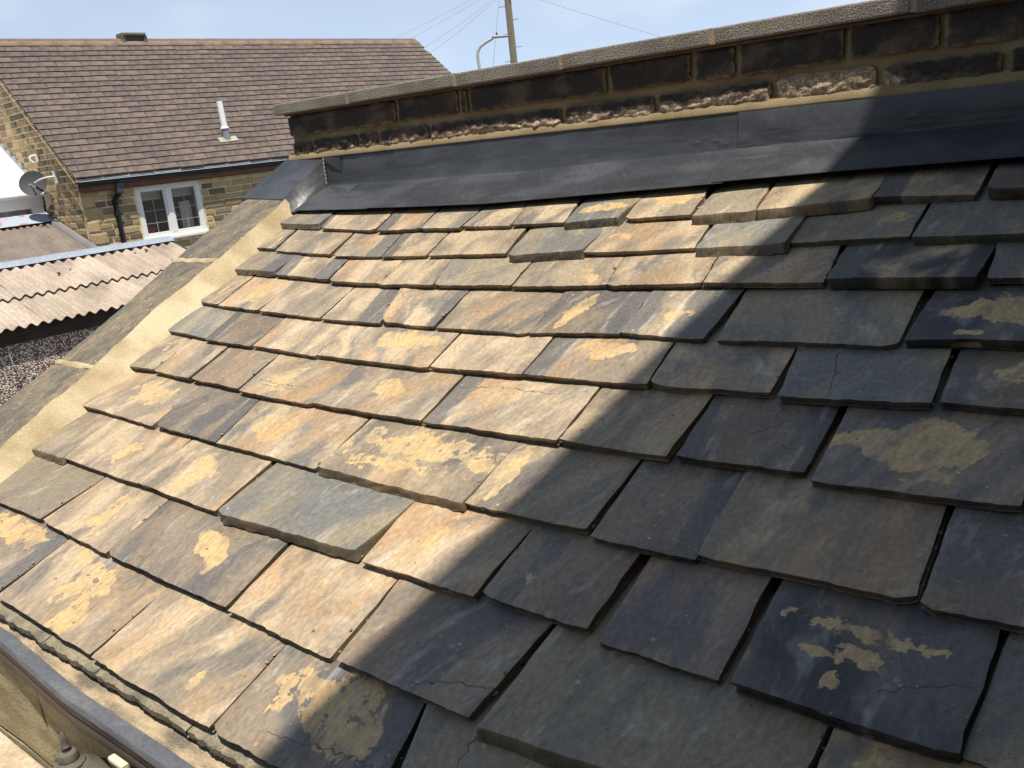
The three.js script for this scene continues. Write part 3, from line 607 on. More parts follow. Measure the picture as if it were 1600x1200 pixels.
// ---------------------------------------------------------------- the walls under the roof, gutter and wall lantern
const extension = group('stone_extension', 'sandstone wall of the low extension below the slate roof and gutter', 'building');
const eaveWall = grainMat(512, 1.1, [170, 160, 128], [132, 122, 96], { coarse: 5, fine: 60, contrast: .2, stretch: 3.2 }, .004, .95);
{
  const cut = [-4.05, -3.1, -2.35, -1.6, -.8, 0, .6];
  for (const [y0, y1, off] of [[-.32, -.022, 0], [-.75, -.333, .4], [-1.1, -.763, .1], [-1.5, -1.113, .35], [-1.95, -1.513, 0], [-2.35, -1.963, .4], [-2.7, -2.363, .1]])
    for (let i = 0; i + 1 < cut.length; i++) {
      const a = Math.max(-4.05, cut[i] + (i ? off : 0)), b = Math.min(.6, cut[i + 1] + off), mb = new MB(), nu = 16, nv = 8; if (b - a < .05) continue;
      const P = (s, t) => { const x = a + .004 + (b - a - .008) * s, y = y0 + (y1 - y0) * t, ed = Math.min(s * (b - a), (1 - s) * (b - a), t * (y1 - y0), (1 - t) * (y1 - y0)); return [x, y, -.238 + .006 * sst(0, .02, ed) + fbm(x * 3, y * 16 + i, 3) * .007, x, y]; };
      mb.grid(nu, nv, (p, q) => P(p / nu, q / nv));
      const ring = []; for (let p = 0; p <= nu; p++) ring.push(P(p / nu, 0)); for (let q = 1; q <= nv; q++) ring.push(P(1, q / nv)); for (let p = nu - 1; p >= 0; p--) ring.push(P(p / nu, 1)); for (let q = nv - 1; q >= 0; q--) ring.push(P(0, q / nv));
      mb.grid(ring.length - 1, 1, (p, q) => q ? ring[p] : [ring[p][0], ring[p][1], -.36, ring[p][3], ring[p][4]]);
      part('stone', mb.geo(), eaveWall, extension);
    }
  part('wall_core', boxGeo(-4.04, .6, -2.7, -.03, -.6, -.251), mortarMat, extension);
  const side = new MB();                        // side wall below the verge kerb
  const S = [[-2.7, -.6], [-2.7, -2.56], [.86, -2.56], [-.02, -.34]];
  side.quad([-4.03, S[0][0], S[0][1]], [-3.63, S[0][0], S[0][1]], [-3.63, S[3][0], S[3][1]], [-3.62, S[3][0], S[3][1]]);
  side.quad([-4.03, S[1][0], S[1][1]], [-3.62, S[0][0], S[0][1]], [-3.62, S[3][0], S[3][1]], [-4.03, S[2][0], S[2][1]]);
  part('side_wall', side.geo(), eaveWall, extension);
  const ledge = grainMat(256, .8, [206, 188, 162], [192, 172, 146], { coarse: 3, fine: 60, contrast: .06 }, .001, .9);
  part('flat_ledge', bevelBox(-4.05, -2.1, -.44, -.335, -.232, .5, .008), ledge, extension);
  part('ledge_wall', boxGeo(-4.03, -2.13, -2.7, -.443, -.228, .46), eaveWall, extension);
}
const gutter = group('box_gutter', 'sand-choked brown box gutter with a lead lip along the eaves', 'gutter');
{
  const X = [-3.5, -2.45, -2.02, -1.735, .4], ZL = [-.222, -.218, -.191, -.192, -.172];
  const strip = (name, prof, mat, n = 60, wob = 0) => { const mb = new MB(); mb.grid(n, prof.length - 1, (i, j) => { const x = -3.5 + 3.9 * i / n, z = lerpAt(X, ZL, x), q = prof[j], w = wob ? noise(x * 7, j * 1.7) * wob + noise(x * 28, j) * wob * .4 : 0; return [x, q[0] + w, z + q[1] + w * .6, x, j * .04]; }); part(name, mb.geo(), mat, gutter); };
  const leadLip = grainMat(256, .6, [96, 98, 104], [126, 126, 126], { keep: 1, coarse: 7, fine: 70, contrast: .16 }, .001, .55);
  strip('lead_lip', [[.036, .006], [.05, .005], [.053, -.002], [.053, -.028], [.048, -.032], [.03, -.034]], leadLip, 120, .0016);
  const wood = grainMat(512, .6, [104, 90, 78], [88, 77, 68], { coarse: 4, fine: 60, contrast: .1, stretch: 5 }, .001, .7);
  strip('fascia_board', [[-.018, -.1], [-.018, .0], [-.014, .004], [.01, .004], [.012, -.001], [.015, -.001], [.017, .004], [.044, .004], [.048, 0], [.048, -.03]], wood);
  const sandBed = grainMat(512, .4, [204, 182, 146], [118, 108, 94], { coarse: 8, fine: 220, contrast: .24, spots: .05 }, .004, 1);
  strip('sand_silt', [[.04, -.03], [.046, -.045], [.047, -.06], [.043, -.08], [.036, -.12], [.02, -.16]], sandBed, 200, .006);
  strip('gutter_sole', [[.01, -.02], [-.012, -.03], [-.012, -.17], [.03, -.18]], wood);
}
{
  const L = group('wall_lantern', 'weathered grey hexagonal wall lantern with an acorn finial under the gutter', 'lantern', [-1.925, -.099, -.135], .3);
  const iron = grainMat(128, .2, [112, 108, 98], [96, 92, 82], { coarse: 20, fine: 160, contrast: .12 }, .0008, .6);
  const lathe = (pts, n) => new THREE.LatheGeometry(pts.map(p => new THREE.Vector2(...p)), n);
  part('finial', lathe([[0, .128], [.003, .126], [.0062, .117], [.0078, .106], [.0072, .097], [.0105, .094], [.0105, .09], [.0078, .088], [.0095, .083], [.008, .08]], 20), iron, L);
  part('crown', lathe([[.008, .082], [.017, .08], [.02, .076], [.023, .064], [.0205, .061], [.031, .054], [.033, .05]], 12), iron, L);
  part('roof', lathe([[.03, .051], [.05, .036], [.082, .002], [.088, -.004], [.088, -.01], [.082, -.012]], 6), iron, L);
  part('glass', lathe([[.07, -.012], [.05, -.15]], 6), new THREE.MeshPhysicalMaterial({ color: 0xe8ead8, roughness: .25, transmission: .7, thickness: 0 }), L);
  for (let k = 0; k < 6; k++) { const a = k * Math.PI / 3, s = Math.sin(a), c = Math.cos(a); part('bar', tube([[s * .074, -.01, c * .074], [s * .053, -.152, c * .053]], .0035, 2, 6), iron, L); }
  part('base', lathe([[.058, -.15], [.058, -.158], [.03, -.17], [.012, -.185], [0, -.19]], 6), iron, L);
  part('arm', tube([[.0, -.17, 0], [-.02, -.21, -.06], [-.03, -.2, -.07], [-.035, -.19, -.095]], .007, 16, 8), iron, L);
  part('wall_plate', bevelBox(-.07, -.01, -.25, -.13, -.108, -.095, .004), iron, L);
  const jb = group('cable_box', 'cream cable clip on a round black cable box fixed beside the lantern', 'box', [-1.745, .012, -.172]);
  const round = new THREE.CylinderGeometry(.03, .033, .09, 20); round.rotateX(Math.PI / 2); round.translate(0.005, -.065, -.03);
  part('box_body', round, std({ color: 0x1d1f20, roughness: .5 }), jb);
  part('clip', bevelBox(-.03, .03, -.012, .0, -.004, .014, .004), std({ color: 0xd8d2b8, roughness: .6 }), jb);
  part('cable', tube([[-.01, -.01, -.03], [-.014, -.03, -.06], [-.012, .0, -.09], [-.01, -.04, -.1]], .0035, 14, 6), std({ color: 0x8a8578, roughness: .7 }), jb);
}

// ---------------------------------------------------------------- the tall house the roof leans against (outside the frame on the right, its eaves throw the shade)
{
  const h = group('main_house', 'tall sandstone house whose eaves shade the right half of the slate roof', 'building');
  const st = grainMat(512, 1.6, [140, 122, 96], [108, 96, 80], { coarse: 3, fine: 40, contrast: .2 }, .006, .95);
  part('wall', boxGeo(.6, 6, -2.7, 5.62, -2.85, 6), st, h);
  const gm = std({ color: 0x1c1d1f, roughness: .4 });
  part('gutter', bevelBox(.45, .58, 5.6, 5.69, -3.0, 6.1, .02), gm, h);
  const rf = new MB();
  rf.quad([.5, 5.7, 6.15], [3.3, 7.5, 6.15], [3.3, 7.5, -3.05], [.5, 5.7, -3.05]); rf.quad([3.3, 7.5, 6.15], [6.1, 5.7, 6.15], [6.1, 5.7, -3.05], [3.3, 7.5, -3.05]);
  rf.quad([.5, 5.64, -3.05], [3.3, 7.42, -3.05], [3.3, 7.42, 6.15], [.5, 5.64, 6.15]); rf.quad([3.3, 7.42, -3.05], [6.1, 5.64, -3.05], [6.1, 5.64, 6.15], [3.3, 7.42, 6.15]);
  rf.quad([.5, 5.64, 6.15], [.5, 5.7, 6.15], [.5, 5.7, -3.05], [.5, 5.64, -3.05]);
  part('roof', rf.geo(), grainMat(128, 1, [84, 80, 76], [70, 66, 64], {}, .004), h);
  const gb = new MB(); for (const z of [-2.85, 6]) { const b = gb.v(.6, 5.62, z), c = gb.v(6, 5.62, z), d = gb.v(3.3, 7.42, z); gb.i.push(b, c, d); }
  part('gable', gb.geo(), st, h);
}

// ---------------------------------------------------------------- unseen terrace behind the viewer, added to darken the lead reflection and sky fill
{
  const t = group('added_terrace', 'added dark stone terrace behind the viewer, unseen, darkens the lead reflection', 'building', [-10, -2.7, 13]);
  const st = grainMat(512, 1.6, [112, 98, 80], [84, 74, 62], { coarse: 2, fine: 30, contrast: .2 }, .006, .95);
  part('wall', boxGeo(-20, 18, 0, 5.6, 0, 7), st, t);
  const rf = new MB(); rf.quad([-20.3, 5.5, -.3], [-20.3, 8.6, 3.5], [18.3, 8.6, 3.5], [18.3, 5.5, -.3]); rf.quad([18.3, 5.5, 7.3], [18.3, 8.6, 3.5], [-20.3, 8.6, 3.5], [-20.3, 5.5, 7.3]);
  part('roof', rf.geo(), grainMat(128, 1, [92, 88, 84], [76, 72, 70], {}, .004), t);
  for (const x of [-20, 18]) { const g = new MB(), a = g.v(x, 5.6, 0), b = g.v(x, 5.6, 7), c = g.v(x, 8.5, 3.5); g.i.push(a, b, c); part('gable', g.geo(), st, t); }
  const fr = std({ color: 0xd8d8d4, roughness: .5 }), gl = std({ color: 0x14181c, roughness: .08 }), dr = std({ color: 0x3a2a24, roughness: .5 });
  for (let k = 0; k < 7; k++) {
    const x = -17 + k * 5.2;
    for (const [dx, y] of [[-.6, 3.5], [1.6, 3.5], [1.6, .9]]) { const w = new THREE.Group(); w.name = 'window'; w.position.set(x + dx, y, -.02); t.add(w); part('frame', bevelBox(-.55, .55, 0, 1.25, -.03, .03, .01), fr, w); part('pane', boxGeo(-.47, -.03, .08, 1.17, -.036, -.031), gl, w); part('pane', boxGeo(.03, .47, .08, 1.17, -.036, -.031), gl, w); }
    part('door', bevelBox(x - 1.1, x - .2, 0, 2.05, -.05, .02, .01), dr, t);
    part('chimney', boxGeo(x + 2.2, x + 3, 7.6, 9.8, 3.1, 3.9), st, t);
  }
}

// ---------------------------------------------------------------- ground
structure('ground', new THREE.PlaneGeometry(400, 400).rotateX(-Math.PI / 2).translate(0, -2.72, 0), grainMat(512, 3, [108, 106, 98], [92, 94, 82], { coarse: 1.2, fine: 30, contrast: .14 }, .005, .95));

// ---------------------------------------------------------------- neighbouring house
const NB = [-15.378, 1.2063, -6.7787], NT = 1.5137;   // corner of its eaves, x along the front, z towards us
const house = group('stone_house', 'sandstone house with brown tiled roof, black gutter and white casement window', 'building', NB, NT);
const stoneTones = [[190, 168, 128], [172, 152, 114], [150, 134, 106], [200, 178, 138], [124, 112, 94], [182, 154, 112]].map(c => grainMat(128, .6, c, mul(c, .8), { coarse: 8, fine: 60, contrast: .2 }, .004, .95));
const reddish = grainMat(128, .6, [178, 136, 104], [158, 118, 92], { coarse: 8, fine: 60 }, .004, .95);
// four unit stones, front towards +z, with pillowed uneven faces
const unitStones = [0, 1, 2, 3].map(() => {
  const mb = new MB(), j = () => rr(-.03, .03);
  const o = [[0, 0], [1, 0], [1, 1], [0, 1]].map(p => [p[0] + j() * .6, p[1] + j() * 1.6]);
  const n = o.map(p => [.5 + (p[0] - .5) * .86 + j(), .5 + (p[1] - .5) * .7 + j()]);
  for (let k = 0; k < 4; k++) { const m = (k + 1) % 4; mb.quad([...o[k], .35], [...o[m], .35], [...n[m], rr(.85, 1)], [...n[k], rr(.85, 1)]); mb.quad([...o[k], -1], [...o[m], -1], [...o[m], .35], [...o[k], .35]); }
  mb.quad([...n[0], .93], [...n[1], .93], [...n[2], .93], [...n[3], .93]);
  return mb.geo();
});
function layStones(parent, place, u0, u1, y0, y1, ch, lmin, lmax, keep, tones = stoneTones, red = 0, field = null) {
  let y = y0;
  while (y < y1) {
    const h = ch * rr(.82, 1.2); let u = u0 - rnd() * lmax;
    while (u < u1) {
      const w = rr(lmin, lmax), a = Math.max(u0, u), b = Math.min(u1, u + w);
      if (b - a > .05 && keep((a + b) / 2, y + h / 2, b - a, h)) {
        const m = part('stone', unitStones[Math.floor(rnd() * 4)], rnd() < red ? reddish : tones[Math.floor(rnd() * tones.length)], parent);
        m.scale.set(b - a - .022, h - .02, rr(.008, .02)); place(m, a + .011, y + .01);
        if (field) { m.updateMatrix(); (field[stoneTones.indexOf(m.material)] ??= []).push(m.geometry.clone().applyMatrix4(m.matrix)); parent.remove(m); }
      }
      u += w;
    }
    y += h;
  }
}
const nbMortar = grainMat(128, .6, [222, 204, 166], [204, 186, 148], { coarse: 5, fine: 50 }, .002, .95);
const RP = Math.atan2(2.57, 3.09), RISE = 2.57 / 3.09;
{
  // front wall (local z = -0.22) with the window opening, end wall (local x = 0.03)
  const zf = -.165, WX0 = .985, WX1 = 2.205, WY0 = -1.125, WY1 = -.205;
  const wb = new MB();
  wb.box(.06, WX0, -3.9, -.05, zf - .3, zf - .008); wb.box(WX1, 10.6, -3.9, -.05, zf - .3, zf - .008); wb.box(WX0, WX1, -3.9, WY0, zf - .3, zf - .008); wb.box(WX0, WX1, WY1, -.05, zf - .3, zf - .008);
  part('front_wall', wb.geo(), nbMortar, house);
  for (const [u0, u1, y0, y1] of [[.07, WX0 - .02, -1.2, -.3], [WX1 + .02, 4.6, -1.2, -.3], [.07, 4.6, -1.62, -1.27]])
    layStones(house, (m, x, y) => m.position.set(x, y, zf - .006), u0, u1, y0, y1, .12, .2, .5, () => true, stoneTones, .0);
  const field = [];                              // stretches of the front that the parapet and the shed hide from here
  for (const [u0, u1, y0, y1] of [[4.6, 10.5, -1.62, -.3], [.07, 10.5, -3.85, -1.7]]) layStones(house, (m, x, y) => m.position.set(x, y, zf - .006), u0, u1, y0, y1, .12, .2, .5, () => true, stoneTones, 0, field);
  field.forEach((g, k) => { part('stone_field', mergeGeometries(g), stoneTones[k], house).userData.kind = 'stuff'; });
  part('window_head', bevelBox(WX0 - .12, WX1 + .12, WY1 + .004, WY1 + .09, zf - .02, zf + .008, .006), stoneTones[1], house);
  const gb = new MB(), zr = -6.18, ap = -3.09, yr = 2.5;
  const P = (x, y, z) => [x, y, z];
  gb.quad(P(.045, -3.9, zr), P(.045, -3.9, zf - .02), P(.045, -.02, zf - .02), P(.045, -.02, zr));
  { const a = gb.v(.045, -.02, zr), b = gb.v(.045, -.02, -.1), c = gb.v(.045, yr, ap); gb.i.push(a, b, c); }
  part('end_wall', gb.geo(), nbMortar, house);
  // end wall stones: u runs along -z from the corner; the face looks towards -x
  layStones(house, (m, u, y) => { m.rotation.y = -Math.PI / 2; m.position.set(.043, y, -3.6 + u); }, .0, 3.37, -1.32, 2.5, .108, .16, .34,
    (u, y, w, h) => { const z = -3.6 + u; const top = (-z + w / 2) * RISE - .16; const roofUnder = Math.max(-1.3, -.66 + (z + 1.8) * -.3); return y + h / 2 < Math.min(top, (-z - w / 2) * RISE + .06) && y > roofUnder - .25 && !(z < -2.1 && y < .05 - (z + 1.8) * .2); }, stoneTones, .012);
  // corner stones
  for (let k = 0; k < 6; k++) { const m = part('quoin', unitStones[k % 4], stoneTones[k % 2 ? 0 : 3], house); m.scale.set(k % 2 ? .3 : .2, .2, .02); m.position.set(.045, -1.3 + k * .212, zf + .004); }
  part('fascia', bevelBox(-.02, 10.6, -.19, -.06, -.06, -.03, .004), grainMat(256, .6, [104, 60, 46], [88, 54, 42], { coarse: 4, fine: 40, stretch: .3 }, .001, .6), house);
  part('soffit', boxGeo(.06, 10.6, -.2, -.185, zf, -.06), std({ color: 0x5a3a2c, roughness: .8 }), house);
  // verge mortar up the gable
  { const mb = new MB(), d = [Math.cos(RP), Math.sin(RP)]; for (const [s0, s1] of [[-.02, 4.02]]) mb.grid(40, 2, (i, j) => { const s = s0 + (s1 - s0) * i / 40, n = [-.012, -.03, -.075][j] + noise(s * 6, j) * .006; return [-.075 + (j === 1 ? -.014 : j === 2 ? .03 : 0) + noise(s * 9, j + 4) * .004, s * d[1] + n * d[0], -s * d[0] + n * d[1] + .0, s, j * .04]; });
    part('verge_mortar', mb.geo(), grainMat(128, .5, [190, 168, 122], [170, 150, 108], { fine: 70 }, .002), house); }
  // window
  const white = std({ color: 0xe6e6e6, roughness: .35 }), glass = new THREE.MeshPhysicalMaterial({ color: 0xffffff, roughness: .03, transmission: 1, thickness: 0, ior: 1.5 });
  const win = new THREE.Group(); win.name = 'window'; win.position.set(0, 0, zf); house.add(win);
  const bar = (n, x0, x1, y0, y1, z0, z1) => part(n, bevelBox(x0, x1, y0, y1, z0, z1, .006), white, win);
  bar('frame', WX0, WX0 + .06, WY0, WY1, -.09, -.01); bar('frame', WX1 - .06, WX1, WY0, WY1, -.09, -.01); bar('frame', WX0 + .06, WX1 - .06, WY1 - .06, WY1, -.09, -.01); bar('frame', WX0 + .06, WX1 - .06, WY0, WY0 + .06, -.09, -.01);
  const MX = 1.575, barMat = std({ color: 0xb4b6b8, roughness: .4 }); bar('mullion', MX - .045, MX + .045, WY0 + .06, WY1 - .06, -.085, -.006);
  bar('sill', WX0 - .04, WX1 + .04, WY0 - .05, WY0 - .002, -.08, .06);
  for (const [a, b] of [[WX0 + .06, MX - .045], [MX + .045, WX1 - .06]]) {
    bar('sash', a, a + .035, WY0 + .06, WY1 - .06, -.07, -.02); bar('sash', b - .035, b, WY0 + .06, WY1 - .06, -.07, -.02);
    bar('sash', a + .035, b - .035, WY1 - .095, WY1 - .06, -.07, -.02); bar('sash', a + .035, b - .035, WY0 + .06, WY0 + .095, -.07, -.02);
    part('pane', boxGeo(a + .03, b - .03, WY0 + .09, WY1 - .09, -.048, -.046), glass, win);
    for (const y of [-.64, -.86]) part('glazing_bar', boxGeo(a + .035, b - .035, y - .003, y + .003, -.05, -.04), barMat, win);
    part('glazing_bar', boxGeo((a + b) / 2 - .003, (a + b) / 2 + .003, WY0 + .095, -.46, -.051, -.041), barMat, win);
    part('roller_blind', boxGeo(a + .02, b - .02, -.46, WY1 - .07, -.19, -.186), std({ color: 0x8d8f80, roughness: .9 }), win);
  }
  const dark = std({ color: new THREE.Color().setRGB(.32, .28, .25), roughness: .9 });
  const rm = new MB(); const rx0 = WX0 - .4, rx1 = WX1 + .4, ry0 = WY0 - .3, ry1 = WY1 + .1, rz = -2;
  rm.quad([rx0, ry0, rz], [rx1, ry0, rz], [rx1, ry1, rz], [rx0, ry1, rz]); rm.quad([rx0, ry0, -.31], [rx0, ry0, rz], [rx0, ry1, rz], [rx0, ry1, -.31]); rm.quad([rx1, ry0, rz], [rx1, ry0, -.31], [rx1, ry1, -.31], [rx1, ry1, rz]);
  rm.quad([rx0, ry0, -.31], [rx1, ry0, -.31], [rx1, ry0, rz], [rx0, ry0, rz]); rm.quad([rx0, ry1, rz], [rx1, ry1, rz], [rx1, ry1, -.31], [rx0, ry1, -.31]);
  part('room', rm.geo(), dark, win);
  part('curtain', new MB().grid(24, 1, (i, j) => [1.86 + .22 * i / 24, -1.05 + j * .5, -.24 + .015 * Math.sin(i * 1.4), i / 24, j]).geo(), std({ color: 0xb0a8a8, roughness: .9 }), win);
  part('cushion', bevelBox(1.1, 1.34, -1.06, -.92, -.36, -.22, .03), std({ color: 0x7c2a36, roughness: .9 }), win);
  part('ornament', new THREE.SphereGeometry(.035, 10, 8).translate(1.8, -.78, -.26), std({ color: 0xb02a34, roughness: .6 }), win);
  // gutter, brackets, downpipe
  const pvc = std({ color: 0x17191c, roughness: .28 });
  const gu = new MB(); gu.grid(40, 8, (i, j) => { const a = Math.PI * j / 8; return [-.05 + 10.6 * i / 40, -.02 - Math.sin(a) * .075, .0 + Math.cos(a) * -.06, i, j]; }); gu.grid(1, 8, (i, j) => { const a = Math.PI * j / 8; return [-.05, -.02 - (i ? Math.sin(a) * .075 : 0), i ? -Math.cos(a) * .06 : 0, 0, 0]; });
  part('gutter', gu.geo(), pvc, house);
  for (const x of [.62, 1.55, 2.5, 3.5, 4.4]) { const b = new MB(); b.grid(1, 8, (i, j) => { const a = Math.PI * j / 8; return [x + .05 * i, -.02 - Math.sin(a) * .082, -Math.cos(a) * .067, i, j]; }); part('gutter_bracket', b.geo(), pvc, house); }
  part('hopper', bevelBox(.6, .72, -.27, -.09, -.1, .01, .01), std({ color: 0x3a4046, roughness: .3 }), house);
  part('downpipe', tube([[.66, -.24, -.05], [.64, -.3, -.08], [.6, -.36, -.13], [.59, -.44, -.15], [.59, -.7, -.15], [.59, -1.2, -.15], [.59, -1.8, -.15]], .045, 40, 12), pvc, house);
  for (const y of [-.62, -1.3]) part('pipe_clip', bevelBox(.53, .65, y - .02, y + .02, -.215, -.1, .005), pvc, house);
}
{
  // roof: brown plain tiles course by course
  const tileCols = [[101, 91, 86], [96, 87, 83], [106, 95, 88], [91, 84, 81], [99, 90, 84]];
  const tileBase = grainMat(512, 1.4, [232, 228, 224], [188, 184, 182], { coarse: 5, fine: 60, contrast: .18, spots: .012, spotCol: [255, 255, 250] }, .003, .9);
  const cols = tileCols.map(c => { const q = new THREE.Color().setRGB(c[0] / 255, c[1] / 255, c[2] / 255, THREE.SRGBColorSpace); return tint(tileBase, q.r / .62, q.g / .62, q.b / .62); });
  const tileGeos = [0, 1, 2].map(() => {
    const mb = new MB(), w = 1, T = .027, L = .2, n = 4;
    const sag = Array.from({ length: n + 1 }, () => rr(-.003, .003));
    mb.grid(n, 1, (i, j) => [i / n * w, j ? L : sag[i], T - (j ? .024 : 0), i / n * .5, j * .2]);
    mb.grid(n, 1, (i, j) => [i / n * w, sag[i], j ? T : -.002, i / n * .5, j * .02]);
    mb.quad([0, L, -.026], [0, sag[0], -.002], [0, sag[0], T], [0, L, -.004]); mb.quad([w, sag[n], -.002], [w, L, -.026], [w, L, -.004], [w, sag[n], T]);
    return mb.geo();
  });
  const slope = new THREE.Matrix4().makeRotationX(-(Math.PI / 2 - RP));      // tile frame: y up the slope, z off it
  camera.updateMatrixWorld(); camera.updateProjectionMatrix(); house.updateMatrixWorld();
  const spots = [], E = 4.02 / 24;
  for (let r = 0; r < 24; r++) {
    let x = -.07 - (r % 2 ? .24 : 0) - rr(0, .08);
    while (x < 10.62) {
      const w = .47 + rr(-.004, .004), a = Math.max(-.06 + rr(-.01, .01), x), b = Math.min(10.62, x + w);
      if (b - a > .06) {
        const s = r * E + .02 + rr(-.009, .009), y = s * Math.sin(RP) + .03, z = -s * Math.cos(RP) + .03;
        const c = new THREE.Vector3((a + b) / 2, y + .06, z - .06).applyMatrix4(house.matrixWorld), pr = c.clone().project(camera);
        const px = (pr.x + 1) * 800, py = (1 - pr.y) * 600, hidden = px < -30 || py < -10 || (px > 440 && py > 182 - .172 * (px - 450));
        spots.push({ a, b, y, z, d: c.distanceTo(camera.position) + (hidden ? 100 : 0), g: Math.floor(rnd() * 3), m: Math.floor(rnd() * cols.length), t: rr(-.011, .011) });
      }
      x += w + .003;
    }
  }
  spots.sort((p, q) => p.d - q.d);
  const matOf = (s) => new THREE.Matrix4().makeTranslation(s.a, s.y, s.z).multiply(slope).multiply(new THREE.Matrix4().makeRotationZ(s.t)).multiply(new THREE.Matrix4().makeScale(s.b - s.a - .006, 1, 1));
  const rest = cols.map(() => []);
  spots.forEach((s, k) => {
    const M = matOf(s);
    if (k < 300) { const t = part('roof_tile', tileGeos[s.g], cols[s.m], house); M.decompose(t.position, t.quaternion, t.scale); }
    else rest[s.m].push(tileGeos[s.g].clone().applyMatrix4(M));
  });
  rest.forEach((list, k) => { if (list.length) part('roof_tile_field', mergeGeometries(list), cols[k], house).userData.kind = 'stuff'; });
  // underlay and far slope
  const ul = new MB(), y0 = .0, z0 = .02;
  ul.quad([-.05, y0, z0], [10.6, y0, z0], [10.6, 2.56, -3.09], [-.05, 2.56, -3.09]); ul.quad([10.6, y0, -6.2], [-.05, y0, -6.2], [-.05, 2.56, -3.09], [10.6, 2.56, -3.09]);
  part('roof_deck', ul.geo(), tint(cols[3], .6, .6, .6), house);
  // ridge: clay caps bedded in pale mortar
  const clay = grainMat(256, .5, [110, 92, 86], [126, 104, 94], { coarse: 6, fine: 60 }, .003, .9), bed = grainMat(256, .4, [132, 110, 98], [146, 128, 112], { coarse: 9, fine: 60, contrast: .16 }, .003, .95);
  for (let x = -.05, k = 0; x < 10.5; x += .46, k++) { const mb = new MB(); mb.grid(1, 6, (i, j) => { const a = Math.PI * (j / 6) , d = rr(-.002, .002); return [x + .455 * i, 2.6 + Math.sin(a) * .075 + d, -3.09 + Math.cos(a) * .1 * 1, i * .45, j * .05]; }); part('ridge_tile', mb.geo(), clay, house); }
  { const mb = new MB(); mb.grid(160, 2, (i, j) => { const x = -.05 + 10.6 * i / 160, q = [[2.51, -2.965], [2.56, -2.965], [2.612, -3.0]][j]; return [x, q[0] + noise(x * 5, j) * .008, q[1] + .03 + noise(x * 9, j + 3) * .006, x, j * .06]; }); part('ridge_bedding', mb.geo(), bed, house); }
  // ridge vent
  const rv = new THREE.Group(); rv.name = 'ridge_vent'; house.add(rv);
  part('vent_body', bevelBox(2.74, 3.13, 2.6, 2.72, -3.2, -2.98, .01), std({ color: 0x4a4c50, roughness: .8 }), rv);
  part('vent_cap', bevelBox(2.68, 3.16, 2.71, 2.77, -3.26, -2.92, .02), grainMat(128, .4, [128, 120, 100], [104, 100, 88], { fine: 60 }, .004), rv);
  for (const x of [2.66, 3.11]) part('vent_cheek', bevelBox(x, x + .08, 2.58, 2.72, -3.22, -2.95, .012), grainMat(64, .4, [118, 112, 96], [98, 94, 84], {}, .004), rv);
  // soil vent pipe through the tiles
  const vp = new THREE.Group(); vp.name = 'soil_vent_pipe'; vp.position.set(3.14, .42, -.5); vp.rotation.z = .03; house.add(vp);
  part('pipe', new THREE.CylinderGeometry(.055, .058, .48, 20).translate(0, .52, 0), std({ color: 0xf6f6f4, roughness: .4 }), vp);
  part('collar', new THREE.CylinderGeometry(.06, .085, .04, 20).translate(0, .28, 0), std({ color: 0xe2e2e0, roughness: .45 }), vp);
  part('lead_sleeve', new THREE.CylinderGeometry(.066, .072, .34, 20).translate(0, .1, 0), new THREE.MeshStandardMaterial({ color: 0x9aa0aa, roughness: .5, metalness: .4 }), vp);
  const lf = bevelBox(-.19, .2, -.06, .08, .062, .072, .004); lf.rotateX(-(Math.PI / 2 - RP)); part('lead_foot', lf, grainMat(64, .2, [176, 168, 122], [150, 158, 160], {}, .002), vp);
}
// things fixed to the end wall
const toNB = (g) => { g.position.set(...NB); g.rotation.y = NT; return g; };
{
  const d = toNB(group('satellite_dish', 'grey satellite dish on a white bracket on the stone end wall', 'dish'));
  const prof = []; for (let k = 0; k <= 8; k++) { const r = .23 * k / 8; prof.push(new THREE.Vector2(r, r * r * .9)); }
  const dg = new THREE.LatheGeometry(prof, 28); dg.rotateX(1.15); dg.rotateY(-.55); dg.translate(-.2, .03, -1.42);
  part('reflector', dg, std({ color: 0x3c3f45, roughness: .7, side: THREE.DoubleSide }), d);
  part('feed_arm', tube([[-.18, -.12, -1.42], [-.28, -.1, -1.25], [-.34, -.02, -1.14]], .012, 10, 8), std({ color: 0x55585c, roughness: .5 }), d);
  part('feed_horn', new THREE.CylinderGeometry(.025, .03, .1, 12).rotateZ(.8).translate(-.34, .0, -1.13), std({ color: 0x8a8c8e, roughness: .5 }), d);
  part('bracket', tube([[-.2, .05, -1.36], [-.16, .1, -1.15], [-.1, .12, -.98], [.05, .12, -.95]], .018, 14, 10), std({ color: 0xdedcd6, roughness: .5 }), d);
  part('wall_plate', bevelBox(-.01, .04, .0, .22, -1.02, -.9, .01), std({ color: 0xd8d6d0, roughness: .5 }), d);
  const b = toNB(group('wall_vent', 'small white louvred vent box on the end wall below the satellite dish', 'vent'));
  part('vent_box', bevelBox(-.05, .03, -.34, -.16, -1.5, -1.38, .01), std({ color: 0xd9d8d2, roughness: .5 }), b);
  for (let k = 0; k < 5; k++) part('louvre', bevelBox(-.062, -.048, -.325 + k * .034, -.307 + k * .034, -1.49, -1.39, .003), std({ color: 0xc9c8c2, roughness: .5 }), b);
  const h = toNB(group('wall_bracket', 'small white curved bracket high on the stone end wall', 'bracket'));
  part('hook', tube([[.04, .5, -1.6], [-.06, .51, -1.62], [-.09, .45, -1.62], [-.05, .39, -1.6]], .022, 14, 8), std({ color: 0xe0ded8, roughness: .5 }), h);
  part('hook_plate', bevelBox(.0, .05, .4, .54, -1.64, -1.56, .008), std({ color: 0xd8d6d0, roughness: .5 }), h);
}
